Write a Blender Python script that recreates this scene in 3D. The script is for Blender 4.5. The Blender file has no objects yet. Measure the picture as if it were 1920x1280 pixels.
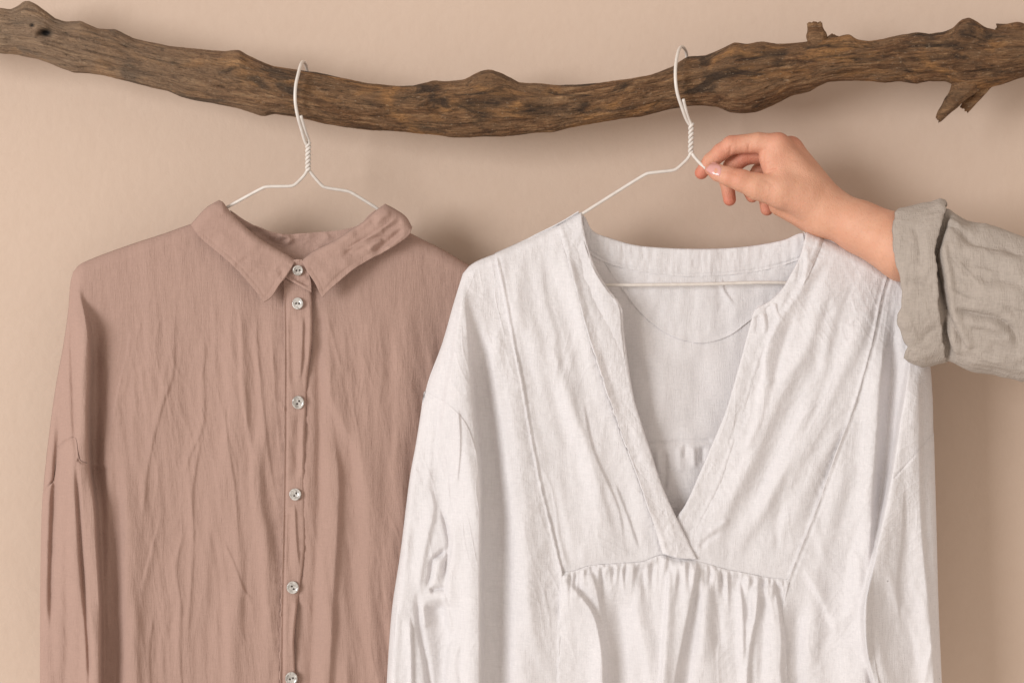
import bpy, math
import numpy as np
from mathutils import Vector

# ------------------------------------------------------------------ camera, light, exposure
sc = bpy.context.scene
COL = sc.collection
CAM_D = 1.60          # camera to wall, metres
S = 0.00047           # metres of wall per photograph pixel
Z0 = 1.50             # height of the picture's centre above the floor

cam = bpy.data.cameras.new("camera"); cam_o = bpy.data.objects.new("camera", cam); COL.objects.link(cam_o)
cam_o.location = (0, -CAM_D, Z0); cam_o.rotation_euler = (math.radians(90), 0, 0)
cam.sensor_width = 36.0; cam.lens = 36.0 * CAM_D / (1920 * S)
cam.clip_start = 0.05; cam.clip_end = 50
sc.camera = cam_o

world = bpy.data.worlds.new("World"); sc.world = world; world.use_nodes = True
bg = world.node_tree.nodes["Background"]
bg.inputs[0].default_value = (1.0, 0.88, 0.78, 1); bg.inputs[1].default_value = 0.71

def area_light(name, loc, target, sx, sy, power, color):
    l = bpy.data.lights.new(name, 'AREA'); l.shape = 'RECTANGLE'; l.size = sx; l.size_y = sy
    l.energy = power; l.color = color
    o = bpy.data.objects.new(name, l); COL.objects.link(o); o.location = loc
    o.rotation_euler = (Vector(target) - Vector(loc)).to_track_quat('-Z', 'Y').to_euler()
    return o
area_light("window_light", (-4.40, -4.55, Z0 + 0.40), (0.05, 0, Z0 - 0.05), 2.3, 2.5, 290, (0.97, 0.98, 1.0))

sc.view_settings.view_transform = 'Standard'; sc.view_settings.look = 'None'
sc.view_settings.gamma = 1.0; sc.view_settings.exposure = 0.0
sc.render.engine = 'CYCLES'

# ------------------------------------------------------------------ helpers
def P(u, v, y):
    """photograph pixel (u, v) at depth y (wall is y = 0, camera side negative) -> world"""
    u = np.asarray(u, float); v = np.asarray(v, float); y = np.asarray(y, float) + 0 * u
    k = S * (CAM_D + y) / CAM_D
    return np.stack([(u - 960) * k, y, Z0 + (640 - v) * k], axis=-1)

def tag(o, label=None, cat=None, group=None, kind=None):
    if label: o["label"] = label
    if cat: o["category"] = cat
    if group: o["group"] = group
    if kind: o["kind"] = kind
    return o

def empty(name, loc):
    o = bpy.data.objects.new(name, None); COL.objects.link(o); o.location = tuple(float(c) for c in loc)
    o.empty_display_size = 0.05
    return o

def world_loc(o):
    l = Vector((0, 0, 0))
    while o is not None:
        l = l + o.location; o = o.parent
    return l

def build(name, verts, faces, mat, parent=None, smooth=True, attrs=None):
    verts = np.asarray(verts, float).reshape(-1, 3)
    if parent is not None: verts = verts - np.array(world_loc(parent))
    me = bpy.data.meshes.new(name)
    faces = np.asarray(faces) if not isinstance(faces, list) else faces
    if isinstance(faces, np.ndarray) and faces.ndim == 2:
        n, k = faces.shape
        me.vertices.add(len(verts)); me.vertices.foreach_set("co", verts.astype(np.float32).ravel())
        me.loops.add(n * k); me.loops.foreach_set("vertex_index", faces.astype(np.int32).ravel())
        me.polygons.add(n); me.polygons.foreach_set("loop_start", np.arange(0, n * k, k, dtype=np.int32))
        me.update(calc_edges=True); me.validate()
    else:
        me.from_pydata(verts.tolist(), [], [tuple(f) for f in faces]); me.update()
    if smooth: me.polygons.foreach_set("use_smooth", np.ones(len(me.polygons), dtype=bool))
    if attrs:
        for an, arr in attrs.items():
            if arr.ndim == 2:
                a = me.attributes.new(an, 'FLOAT_VECTOR', 'POINT'); a.data.foreach_set("vector", arr.astype(np.float32).ravel())
            else:
                a = me.attributes.new(an, 'FLOAT', 'POINT'); a.data.foreach_set("value", arr.astype(np.float32).ravel())
    me.materials.append(mat)
    o = bpy.data.objects.new(name, me); COL.objects.link(o)
    if parent is not None: o.parent = parent
    return o

def grid_faces(nv, nu, closed_u=False):
    i = np.arange(nv - 1)[:, None]; j = np.arange(nu if closed_u else nu - 1)[None, :]
    j2 = (j + 1) % nu
    a = i * nu + j; b = i * nu + j2; c = (i + 1) * nu + j2; d = (i + 1) * nu + j
    return np.stack([a, d, c, b], -1).reshape(-1, 4)

def solidify(o, t, offset=-1):
    m = o.modifiers.new("thickness", 'SOLIDIFY'); m.thickness = t; m.offset = offset
    return o

# --- smooth curve through points, resampled evenly by arc length
def catmull(pts, n=None, step=None):
    p = np.asarray(pts, float)
    if len(p) == 2:
        q = np.linspace(p[0], p[1], 40)
    else:
        e = np.vstack([2 * p[0] - p[1], p, 2 * p[-1] - p[-2]])
        out = []
        for i in range(1, len(e) - 2):
            p0, p1, p2, p3 = e[i - 1], e[i], e[i + 1], e[i + 2]
            t0 = 0; t1 = t0 + max(np.linalg.norm(p1 - p0), 1e-6) ** .5; t2 = t1 + max(np.linalg.norm(p2 - p1), 1e-6) ** .5
            t3 = t2 + max(np.linalg.norm(p3 - p2), 1e-6) ** .5
            t = np.linspace(t1, t2, 14, endpoint=False)[:, None]
            A1 = (t1 - t) / (t1 - t0) * p0 + (t - t0) / (t1 - t0) * p1
            A2 = (t2 - t) / (t2 - t1) * p1 + (t - t1) / (t2 - t1) * p2
            A3 = (t3 - t) / (t3 - t2) * p2 + (t - t2) / (t3 - t2) * p3
            B1 = (t2 - t) / (t2 - t0) * A1 + (t - t0) / (t2 - t0) * A2
            B2 = (t3 - t) / (t3 - t1) * A2 + (t - t1) / (t3 - t1) * A3
            out.append((t2 - t) / (t2 - t1) * B1 + (t - t1) / (t2 - t1) * B2)
        q = np.vstack(out + [p[-1:]])
    L = np.r_[0, np.cumsum(np.linalg.norm(np.diff(q, axis=0), axis=1))]
    if n is None: n = max(2, int(L[-1] / step) + 1)
    s = np.linspace(0, L[-1], n)
    return np.stack([np.interp(s, L, q[:, k]) for k in range(q.shape[1])], -1)

def coons(top, right, bottom, left, step=2.0):
    lt = lambda c: np.linalg.norm(np.diff(np.asarray(c, float), axis=0), axis=1).sum()
    nu = int(max(lt(top), lt(bottom)) / step) + 2; nv = int(max(lt(left), lt(right)) / step) + 2
    T = catmull(top, nu); B = catmull(bottom, nu); Lf = catmull(left, nv); R = catmull(right, nv)
    s = np.linspace(0, 1, nu)[None, :, None]; t = np.linspace(0, 1, nv)[:, None, None]
    X = (1 - t) * T[None] + t * B[None] + (1 - s) * Lf[:, None] + s * R[:, None] \
        - ((1 - s) * (1 - t) * T[0] + s * (1 - t) * T[-1] + (1 - s) * t * B[0] + s * t * B[-1])
    return X[..., 0], X[..., 1]

# --- noise
_tab = np.random.RandomState(7).rand(256, 256)
def vnoise(x, y, seed=0):
    x = x + seed * 17.31; y = y + seed * 9.17
    ix = np.floor(x).astype(int); iy = np.floor(y).astype(int); fx = x - ix; fy = y - iy
    fx = fx * fx * fx * (fx * (fx * 6 - 15) + 10); fy = fy * fy * fy * (fy * (fy * 6 - 15) + 10)
    g = lambda a, b: _tab[a & 255, b & 255]
    return ((g(ix, iy) * (1 - fx) + g(ix + 1, iy) * fx) * (1 - fy) + (g(ix, iy + 1) * (1 - fx) + g(ix + 1, iy + 1) * fx) * fy) * 2 - 1
def fbm(x, y, seed=0, octv=3, gain=.5):
    r = 0; a = 1
    for k in range(octv):
        r = r + a * vnoise(x, y, seed + k * 5); a *= gain; x = x * 2.03; y = y * 2.03
    return r
def folds(U, V, ang, across, along, seed, octv=3):
    """long soft folds running at angle ang (degrees from vertical, + leans to the right going down)"""
    a = math.radians(ang); wu = 18 * vnoise(U / 160, V / 160, seed + 40)
    p = (U + wu) * math.cos(a) - V * math.sin(a); q = U * math.sin(a) + V * math.cos(a)
    n = fbm(p / across, q / along, seed, octv, .55)
    return n
def creases(U, V, ang, across, along, seed):
    """narrow pinched creases: ridged noise"""
    a = math.radians(ang); wu = 14 * vnoise(U / 90, V / 90, seed + 33)
    p = (U + wu) * math.cos(a) - V * math.sin(a); q = U * math.sin(a) + V * math.cos(a)
    n = 1 - np.abs(vnoise(p / across, q / along, seed)) * 2.2
    m = np.clip(vnoise(U / 120, V / 150, seed + 3) + .25, 0, 1)
    return np.clip(n, 0, 1) ** 2 * m

# --- drawn folds
def pl_dist(U, V, pts, step=9):
    q = catmull(pts, step=step)
    best = np.full(U.shape, 1e9); sd = np.zeros(U.shape); tt = np.zeros(U.shape)
    n = len(q) - 1
    for i in range(n):
        a = q[i]; d = q[i + 1] - a; L2 = (d * d).sum() + 1e-9
        t = ((U - a[0]) * d[0] + (V - a[1]) * d[1]) / L2
        tc = np.clip(t, 0, 1)
        ex = U - a[0] - tc * d[0]; ey = V - a[1] - tc * d[1]
        dd = ex * ex + ey * ey
        m = dd < best
        best = np.where(m, dd, best)
        cr = -(d[0] * ey - d[1] * ex)
        sd = np.where(m, np.sign(cr), sd); tt = np.where(m, (i + tc) / n, tt)
    dist = np.sqrt(best)
    return dist, sd * dist, tt
def ss(x): x = np.clip(x, 0, 1); return x * x * (3 - 2 * x)
def stroke(U, V, pts, w, h, kind='r', t0=.18, t1=.25, sharp=.22):
    out = np.zeros(U.shape)
    p = np.asarray(pts, float); pad = w * 3
    m = (U > p[:, 0].min() - pad) & (U < p[:, 0].max() + pad) & (V > p[:, 1].min() - pad) & (V < p[:, 1].max() + pad)
    if not m.any(): return out
    d, sd, t = pl_dist(U[m], V[m], pts)
    if kind == 'r': f = np.exp(-(d / w) ** 2)
    elif kind == 'R': f = np.where(sd < 0, np.exp(-(d / w) ** 2), np.exp(-(d / (sharp * w)) ** 2))
    elif kind == 'L': f = np.where(sd > 0, np.exp(-(d / w) ** 2), np.exp(-(d / (sharp * w)) ** 2))
    tap = 1.0
    if t0 > 0: tap = tap * ss(t / t0)
    if t1 > 0: tap = tap * ss((1 - t) / t1)
    out[m] = h * f * tap
    return out
def strokes(U, V, lst, scale=1.0):
    g = np.zeros(U.shape)
    for s_ in lst:
        kw = s_[4] if len(s_) > 4 else {}
        g += scale * stroke(U, V, s_[0], s_[1], s_[2], s_[3] if len(s_) > 3 else 'r', **kw)
    return g
def pucker(U, V, pts, period, amp, width, seed=3):
    """small gathers of cloth pulled by a line of stitching"""
    out = np.zeros(U.shape); p = np.asarray(pts, float); pad = width * 2.5
    m = (U > p[:, 0].min() - pad) & (U < p[:, 0].max() + pad) & (V > p[:, 1].min() - pad) & (V < p[:, 1].max() + pad)
    if not m.any(): return out
    d, sd, t = pl_dist(U[m], V[m], pts)
    L = np.linalg.norm(np.diff(p, axis=0), axis=1).sum()
    out[m] = amp * (vnoise(t * L / period + np.sign(sd) * 3.3, d / 40, seed) + .5 * vnoise(t * L / period * 2.3, sd / 12, seed + 1)) * np.exp(-(d / width) ** 2)
    return out
def edge_roll(U, V, pts, w, h):
    out = np.zeros(U.shape); p = np.asarray(pts, float)
    m = (U > p[:, 0].min() - w) & (U < p[:, 0].max() + w) & (V > p[:, 1].min() - w) & (V < p[:, 1].max() + w)
    if not m.any(): return out
    d, _, _ = pl_dist(U[m], V[m], pts, 6)
    x = np.clip(1 - d / w, 0, 1)
    out[m] = -h * (1 - np.sqrt(np.clip(1 - x * x, 0, 1)))
    return out

def cloth(name, UV, G, y0, mat, parent, thick=.0007):
    U, V = UV
    ys = -(y0 + G / 1000.0)
    o = build(name, P(U, V, ys), grid_faces(*U.shape), mat, parent)
    if thick: solidify(o, thick)
    return o
def closed_cloth(name, UV, G, y0, back_mm, mat, parent):
    """a hanging sleeve: front sheet, back sheet behind it, joined along both long edges"""
    U, V = UV; nv, nu = U.shape
    s = np.linspace(0, 1, nu)[None, :]
    gb = np.minimum(G[:, :1] * (1 - s) + G[:, -1:] * s, G) - back_mm * np.sin(math.pi * s) ** .6 - .6
    front = P(U, V, -(y0 + G / 1000)); back = P(U, V, -(y0 + gb / 1000))
    ring = np.concatenate([front, back[:, ::-1][:, 1:-1]], axis=1)
    return build(name, ring, grid_faces(nv, ring.shape[1], True), mat, parent)

def tube(path, r, n=12, cap=True):
    p = np.asarray(path, float); N = len(p); r = np.broadcast_to(np.asarray(r, float), (N,))
    T = np.gradient(p, axis=0); T /= np.linalg.norm(T, axis=1)[:, None] + 1e-12
    ref = np.array([0, 1.0, 0.03]); nrm = np.cross(T[0], ref)
    if np.linalg.norm(nrm) < 1e-3: nrm = np.cross(T[0], [1, 0, 0])
    nrm /= np.linalg.norm(nrm); Ns = []
    for i in range(N):
        nrm = nrm - T[i] * nrm.dot(T[i]); nrm /= np.linalg.norm(nrm); Ns.append(nrm)
    Ns = np.array(Ns); Bs = np.cross(T, Ns)
    a = np.linspace(0, 2 * math.pi, n, endpoint=False)
    V_ = p[:, None] + r[:, None, None] * (np.cos(a)[None, :, None] * Ns[:, None] + np.sin(a)[None, :, None] * Bs[:, None])
    F = [tuple(f) for f in grid_faces(N, n, True)]
    if cap: F += [tuple(range(n)), tuple(range((N - 1) * n, N * n))[::-1]]
    return V_.reshape(-1, 3), F
def join(parts):
    V_ = []; F = []; k = 0
    for v, f in parts:
        V_.append(np.asarray(v)); F += [tuple(int(i) + k for i in q) for q in f]; k += len(v)
    return np.vstack(V_), F

# ------------------------------------------------------------------ materials
def new_mat(name):
    m = bpy.data.materials.new(name); m.use_nodes = True
    nt = m.node_tree; b = nt.nodes["Principled BSDF"]
    return m, nt, b
def N(nt, t, **kw):
    n = nt.nodes.new(t)
    for k, v in kw.items():
        if k in n.inputs.keys() if hasattr(n.inputs, 'keys') else False: n.inputs[k].default_value = v
        else: setattr(n, k, v)
    return n
def noise(nt, vec, scale, detail=3, rough=.5, stretch=None, dist=0):
    if stretch:
        mp = nt.nodes.new("ShaderNodeMapping"); mp.inputs["Scale"].default_value = stretch
        nt.links.new(vec, mp.inputs[0]); vec = mp.outputs[0]
    n = nt.nodes.new("ShaderNodeTexNoise"); n.inputs["Scale"].default_value = scale
    n.inputs["Detail"].default_value = detail; n.inputs["Roughness"].default_value = rough; n.inputs["Distortion"].default_value = dist
    nt.links.new(vec, n.inputs["Vector"])
    return n.outputs["Fac"]
def ramp(nt, fac, stops):
    r = nt.nodes.new("ShaderNodeValToRGB"); e = r.color_ramp.elements
    while len(e) < len(stops): e.new(.5)
    for k, (p, c) in enumerate(stops):
        e[k].position = p; e[k].color = (*c, 1) if not isinstance(c, (int, float)) else (c, c, c, 1)
    nt.links.new(fac, r.inputs[0])
    return r.outputs[0]
def mixc(nt, fac, a, b, mode='MIX'):
    m = nt.nodes.new("ShaderNodeMix"); m.data_type = 'RGBA'; m.blend_type = mode
    for i, x in ((0, fac), (6, a), (7, b)):
        if isinstance(x, (int, float)): m.inputs[i].default_value = x
        elif isinstance(x, tuple): m.inputs[i].default_value = (*x, 1)
        else: nt.links.new(x, m.inputs[i])
    return m.outputs[2]
def addv(nt, a, b, op='ADD'):
    m = nt.nodes.new("ShaderNodeMath"); m.operation = op
    for i, x in ((0, a), (1, b)):
        if isinstance(x, (int, float)): m.inputs[i].default_value = x
        else: nt.links.new(x, m.inputs[i])
    return m.outputs[0]
def bump(nt, h, dist, strength=1.0):
    b = nt.nodes.new("ShaderNodeBump"); b.inputs["Distance"].default_value = dist; b.inputs["Strength"].default_value = strength
    nt.links.new(h, b.inputs["Height"])
    return b.outputs[0]
def objco(nt):
    return nt.nodes.new("ShaderNodeTexCoord").outputs["Object"]

def fabric(name, base, var=.06, translucent=.12, weave=1.0, flecks=False, crinkle=.5):
    m, nt, b = new_mat(name); co = objco(nt)
    slub_h = noise(nt, co, 1, 2, .5, (140, 140, 1500))
    slub_v = noise(nt, co, 1, 2, .5, (1500, 140, 110))
    blot = noise(nt, co, 28, 4, .6)
    w = addv(nt, addv(nt, slub_h, slub_v), -1.0)
    tone = addv(nt, addv(nt, w, .8, 'MULTIPLY'), addv(nt, addv(nt, blot, -.5), .5, 'MULTIPLY'))
    fac = addv(nt, addv(nt, tone, 1.1, 'MULTIPLY'), .5)
    lo = tuple(c * (1 - var) for c in base); hi = tuple(min(1, c * (1 + var)) for c in base)
    col = ramp(nt, fac, [(0.15, lo), (0.85, hi)])
    if flecks:
        vo = nt.nodes.new("ShaderNodeTexVoronoi"); vo.inputs["Scale"].default_value = 24; nt.links.new(co, vo.inputs["Vector"])
        f = ramp(nt, vo.outputs["Distance"], [(.0, 1.0), (.028, 0.0)])
        sel = nt.nodes.new("ShaderNodeSeparateColor"); nt.links.new(vo.outputs["Color"], sel.inputs[0])
        pick = ramp(nt, sel.outputs[0], [(.80, 0.0), (.82, .75)])
        col = mixc(nt, addv(nt, f, pick, 'MULTIPLY'), col, (.16, .13, .12))
    nt.links.new(col, b.inputs["Base Color"])
    b.inputs["Roughness"].default_value = .92; b.inputs["Specular IOR Level"].default_value = .18
    b.inputs["Sheen Weight"].default_value = .08; b.inputs["Sheen Roughness"].default_value = .6
    cr = noise(nt, co, 1, 5, .62, (330, 330, 70), .8)
    fine = noise(nt, co, 900, 2, .6)
    h = addv(nt, addv(nt, addv(nt, w, .55 * weave, 'MULTIPLY'), addv(nt, fine, .30 * weave, 'MULTIPLY')), addv(nt, cr, crinkle, 'MULTIPLY'))
    nm = bump(nt, h, .0011, .8)
    nt.links.new(nm, b.inputs["Normal"])
    if translucent:
        tr = nt.nodes.new("ShaderNodeBsdfTranslucent"); nt.links.new(col, tr.inputs[0]); nt.links.new(nm, tr.inputs["Normal"])
        mx = nt.nodes.new("ShaderNodeMixShader"); mx.inputs[0].default_value = translucent
        nt.links.new(b.outputs[0], mx.inputs[1]); nt.links.new(tr.outputs[0], mx.inputs[2])
        nt.links.new(mx.outputs[0], nt.nodes["Material Output"].inputs["Surface"])
    return m

M = {}
M['beige'] = fabric('dusty_beige_viscose', (.455, .300, .245), .05, .10, .8, crinkle=.42)
M['white'] = fabric('white_linen', (.900, .872, .872), .055, .30, .75, flecks=True, crinkle=.36)
M['sleeve'] = fabric('oatmeal_linen', (.465, .400, .345), .10, .10, 1.4, crinkle=.7)

m, nt, b = new_mat('painted_wall'); co = objco(nt)
t1 = noise(nt, co, 3.0, 3, .5); t2 = noise(nt, co, 60, 4, .6)
c1 = ramp(nt, t1, [(.3, (.585, .448, .352)), (.7, (.607, .468, .370))])
c2 = mixc(nt, ramp(nt, t2, [(.35, 0.0), (.75, .10)]), c1, (.50, .35, .25))
nt.links.new(c2, b.inputs["Base Color"]); b.inputs["Roughness"].default_value = .75; b.inputs["Specular IOR Level"].default_value = .3
hh = addv(nt, addv(nt, noise(nt, co, 130, 3, .55), .7, 'MULTIPLY'), addv(nt, noise(nt, co, 22, 2, .5), 1.2, 'MULTIPLY'))
nt.links.new(bump(nt, hh, .0013, .45), b.inputs["Normal"]); M['wall'] = m

m, nt, b = new_mat('white_coated_wire'); co = objco(nt)
nt.links.new(ramp(nt, noise(nt, co, 200, 3), [(.3, (.66, .60, .545)), (.7, (.74, .685, .63))]), b.inputs["Base Color"])
b.inputs["Roughness"].default_value = .38; M['wire'] = m

m, nt, b = new_mat('mother_of_pearl'); oi = nt.nodes.new('ShaderNodeObjectInfo'); va = nt.nodes.new('ShaderNodeVectorMath'); nt.links.new(objco(nt), va.inputs[0]); nt.links.new(oi.outputs['Random'], va.inputs[1]); co = va.outputs[0]
nt.links.new(ramp(nt, noise(nt, co, 260, 3, .6, None, 1.5), [(.3, (.22, .20, .18)), (.5, (.48, .45, .41)), (.72, (.70, .67, .63))]), b.inputs["Base Color"])
b.inputs["Roughness"].default_value = .16; b.inputs["Coat Weight"].default_value = .5; b.inputs["Coat Roughness"].default_value = .08; M['pearl'] = m
m, nt, b = new_mat('button_hole_dark'); b.inputs["Base Color"].default_value = (.05, .035, .03, 1); b.inputs["Roughness"].default_value = .9; M['hole'] = m

# driftwood: colours follow the grain (attribute "grain": along the branch, around it)
m, nt, b = new_mat('driftwood')
at = nt.nodes.new("ShaderNodeAttribute"); at.attribute_name = "grain"; g = at.outputs["Vector"]
streak = noise(nt, g, 1, 6, .68, (30, 190, 190), .7)
fib = noise(nt, g, 1, 5, .7, (95, 900, 900), .5)
patch = noise(nt, g, 1, 4, .6, (15, 42, 42), .8)
ochre = noise(nt, g, 1, 3, .55, (20, 44, 44), .6)
dark = noise(nt, g, 1, 4, .6, (18, 52, 52), 1.0)
c = ramp(nt, streak, [(.32, (.070, .032, .014)), (.43, (.175, .084, .037)), (.54, (.290, .152, .070)), (.67, (.480, .285, .145))])
c = mixc(nt, ramp(nt, patch, [(.44, 0.0), (.60, .75)]), c, (.270, .155, .080))
c = mixc(nt, ramp(nt, ochre, [(.53, 0.0), (.66, .8)]), c, (.47, .235, .088))
c = mixc(nt, ramp(nt, dark, [(.53, 0.0), (.65, .85)]), c, (.040, .026, .018))
c = mixc(nt, ramp(nt, fib, [(.38, .45), (.54, 0.0)]), c, (.075, .043, .025))
sep = nt.nodes.new("ShaderNodeSeparateXYZ"); nt.links.new(g, sep.inputs[0])
mr = nt.nodes.new("ShaderNodeMapRange"); mr.inputs[1].default_value = .02; mr.inputs[2].default_value = .36
mr.inputs[3].default_value = .80; mr.inputs[4].default_value = 0.0; nt.links.new(sep.outputs[0], mr.inputs[0])
c = mixc(nt, mr.outputs[0], c, mixc(nt, streak, (.21, .135, .085), (.56, .41, .285)))
ah = nt.nodes.new("ShaderNodeAttribute"); ah.attribute_name = "hole"
c = mixc(nt, ah.outputs["Fac"], c, (.016, .013, .011))
nt.links.new(c, b.inputs["Base Color"]); b.inputs["Roughness"].default_value = .72; b.inputs["Specular IOR Level"].default_value = .3
speck = noise(nt, g, 1, 3, .6, (330, 520, 520))
c = mixc(nt, ramp(nt, speck, [(.62, 0.0), (.72, .55)]), c, (.46, .34, .23))
c = mixc(nt, ramp(nt, speck, [(.28, .6), (.38, 0.0)]), c, (.045, .028, .018))
nt.links.new(c, b.inputs["Base Color"])
hh = addv(nt, addv(nt, addv(nt, streak, 1.0, 'MULTIPLY'), addv(nt, fib, .7, 'MULTIPLY')), addv(nt, speck, .35, 'MULTIPLY'))
nt.links.new(bump(nt, hh, .0045, 1.0), b.inputs["Normal"]); M['wood'] = m

# skin
m, nt, b = new_mat('skin'); co = objco(nt)
at = nt.nodes.new("ShaderNodeAttribute"); at.attribute_name = "flush"
s1 = ramp(nt, noise(nt, co, 40, 4, .6), [(.3, (.640, .325, .205)), (.7, (.730, .405, .275))])
s1 = mixc(nt, ramp(nt, noise(nt, co, 16, 3, .6), [(.42, 0.0), (.66, .45)]), s1, (.66, .300, .205))
s1 = mixc(nt, ramp(nt, noise(nt, co, 420, 2, .6), [(.56, 0.0), (.70, .35)]), s1, (.58, .270, .170))
s2 = mixc(nt, at.outputs["Fac"], s1, (.60, .200, .130))
nt.links.new(s2, b.inputs["Base Color"]); b.inputs["Roughness"].default_value = .52; b.inputs["Specular IOR Level"].default_value = .35
b.inputs["Subsurface Weight"].default_value = .15; b.inputs["Subsurface Radius"].default_value = (.008, .003, .0015); b.inputs["Subsurface Scale"].default_value = .5
vo = nt.nodes.new("ShaderNodeTexVoronoi"); vo.inputs["Scale"].default_value = 900; nt.links.new(co, vo.inputs["Vector"])
hh = addv(nt, addv(nt, vo.outputs["Distance"], .35, 'MULTIPLY'), addv(nt, noise(nt, co, 150, 4, .6), .9, 'MULTIPLY'))
wr = noise(nt, co, 1, 4, .65, (520, 300, 300), 1.2)
hh = addv(nt, hh, addv(nt, wr, .8, 'MULTIPLY'))
nt.links.new(bump(nt, hh, .0012, .5), b.inputs["Normal"]); M['skin'] = m
m, nt, b = new_mat('nail'); b.inputs["Base Color"].default_value = (.66, .335, .30, 1); b.inputs["Roughness"].default_value = .22
b.inputs["Coat Weight"].default_value = .3; M['nail'] = m

# ------------------------------------------------------------------ wall
w = 1.6
o = build("wall", [(-w, 0, 0), (w, 0, 0), (w, 0, 2.7), (-w, 0, 2.7)], [(0, 1, 2, 3)], M['wall'], None, False)
tag(o, kind="structure")

# ------------------------------------------------------------------ driftwood branch
TOP = [(-150,30),(-60,22),(0,15),(20,18),(34,12),(44,4),(55,3),(67,8),(84,20),(104,35),(124,40),(151,39),(168,47),(183,53),(215,55),(232,64),(249,72),(279,79),(319,87),(369,93),(420,96),(440,93),(449,93),(460,102),(487,116),(511,125),(554,131),(590,137),(641,147),(691,156),(742,161),(775,161),(795,157),(812,151),(842,153),(869,151),(886,142),(903,134),(920,132),(940,137),(960,147),(973,154),(1010,156),(1044,160),(1084,160),(1128,156),(1180,147),(1220,140),(1262,125),(1290,107),(1323,104),(1347,93),(1377,78),(1400,82),(1430,78),(1460,83),(1510,79),(1573,67),(1592,62),(1607,73),(1630,77),(1657,73),(1687,65),(1720,59),(1743,63),(1770,60),(1787,53),(1800,39),(1817,33),(1830,40),(1847,52),(1867,57),(1920,57),(2000,62),(2080,70)]
BOT = [(-150,92),(-60,97),(0,101),(34,103),(67,109),(101,121),(138,137),(168,136),(202,143),(235,151),(286,165),(316,171),(336,180),(366,187),(403,195),(437,203),(470,211),(495,218),(514,213),(554,218),(605,230),(641,236),(708,245),(775,251),(809,254),(842,259),(876,259),(903,256),(943,257),(993,251),(1037,249),(1061,241),(1094,235),(1138,227),(1180,220),(1200,219),(1260,205),(1287,200),(1320,198),(1347,202),(1367,212),(1390,213),(1420,208),(1453,195),(1483,180),(1518,172),(1533,163),(1553,155),(1580,153),(1630,153),(1660,157),(1687,154),(1717,159),(1743,153),(1773,153),(1800,166),(1830,170),(1853,165),(1880,158),(1903,150),(1920,145),(2000,140),(2080,138)]
BR_Y = -0.062
def gauss(a, s):
    k = np.arange(-int(3 * s), int(3 * s) + 1); g_ = np.exp(-(k / s) ** 2 / 2); g_ /= g_.sum()
    return np.convolve(np.pad(a, len(k) // 2, 'edge'), g_, 'valid')
us = np.arange(-150, 2081, 1.9)
tp = np.interp(us, *np.array(TOP, float).T); bt = np.interp(us, *np.array(BOT, float).T)
tp = gauss(tp, 1.6); bt = gauss(bt, 1.8)
rd = gauss((bt - tp) / 2, 34) * .96
ctr = gauss((bt + tp) / 2, 34)
TH = 200
th = np.linspace(0, 2 * math.pi, TH, endpoint=False)
st, ct = np.sin(th)[None], np.cos(th)[None]
up = (ctr - tp)[:, None]; dn = (bt - ctr)[:, None]
rv = np.where(st > 0, up * st, dn * st)               # + is up
# a lump narrower than the limb stays a lump on top instead of a blade across the whole depth
rw = rd[:, None] * ct
along = (us + 150)[:, None] + 0 * st
ang = th[None] + 0 * along
cx, sx_ = np.cos(ang), np.sin(ang)
def n3(a, fr, seed, sc_=2.2): return (vnoise(a * fr, cx * sc_ + 7, seed) + vnoise(a * fr, sx_ * sc_ + 31, seed + 2)) * .6
disp = 4.2 * n3(along, 1 / 75, 1) + 2.2 * n3(along, 1 / 30, 5, 4.5) + 1.8 * n3(along, 1 / 60, 9, 11) + 1.0 * n3(along, 1 / 26, 15, 22)
crk = 1 - np.abs(n3(along, 1 / 110, 21, 9)) * 3.2
crk2 = 1 - np.abs(n3(along, 1 / 70, 27, 17)) * 3.2
disp = disp - 2.0 * np.clip(crk, 0, 1) ** 3 - 1.6 * np.clip(crk2, 0, 1) ** 3 + .7 * fbm(along / 7, ang * 14, 44, 2)
lim = .35 + .65 * np.abs(ct)
mag = 1 + disp * lim / np.maximum(rd[:, None], 10)
pu = us[:, None] + 0 * st
pv = ctr[:, None] - rv * mag; pw = rw * mag
# knots and dents on the front face: (u, v, radius, height px)
hole = np.zeros(pu.shape)
front = (ct > 0)
for (ku, kv, kr, kh) in [(84, 60, 24, 9), (86, 62, 9.0, -19), (74, 66, 5, -4), (60, 48, 4, -5), (985, 190, 22, 6), (905, 150, 34, 7), (820, 205, 10, -6), (805, 198, 6, -5), (1345, 150, 40, 5), (1640, 95, 24, 5),
                         (590, 205, 14, 4), (150, 60, 16, 5), (1820, 62, 26, 7), (450, 108, 14, 4), (1800, 130, 26, -5), (1475, 92, 9, -3), (300, 110, 30, 3), (700, 200, 30, 3), (1150, 185, 26, 4), (380, 160, 22, -3), (1240, 165, 24, -3), (1560, 120, 30, 4)]:
    ex = 1.6 if (kh < 0 and ku == 86) else 1.2
    r2 = ((pu - ku) / (kr * ex)) ** 2 + ((pv - kv) / kr) ** 2
    f = np.exp(-r2) * front
    pw = pw + kh * f * np.clip(ct * 1.5, 0, 1)
    if ku in (86, 60): hole = np.maximum(hole, np.clip(np.exp(-r2 * .8) * 1.5 - .35, 0, 1) * front)
hole = np.maximum(hole, .40 * np.clip(crk * 1.15 - .1, 0, 1) ** 7 + .25 * np.clip(crk2 * 1.1 - .1, 0, 1) ** 8).clip(0, 1)
branch = empty("driftwood_branch", P(960, 200, BR_Y))
tag(branch, "gnarled brown driftwood branch spanning the beige wall with both hangers hooked over it", "branch")
verts = P(pu, pv, BR_Y - pw * S)
gr = np.stack([along * S, rw * S, -rv * S + 0 * along], -1).reshape(-1, 3)
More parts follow.
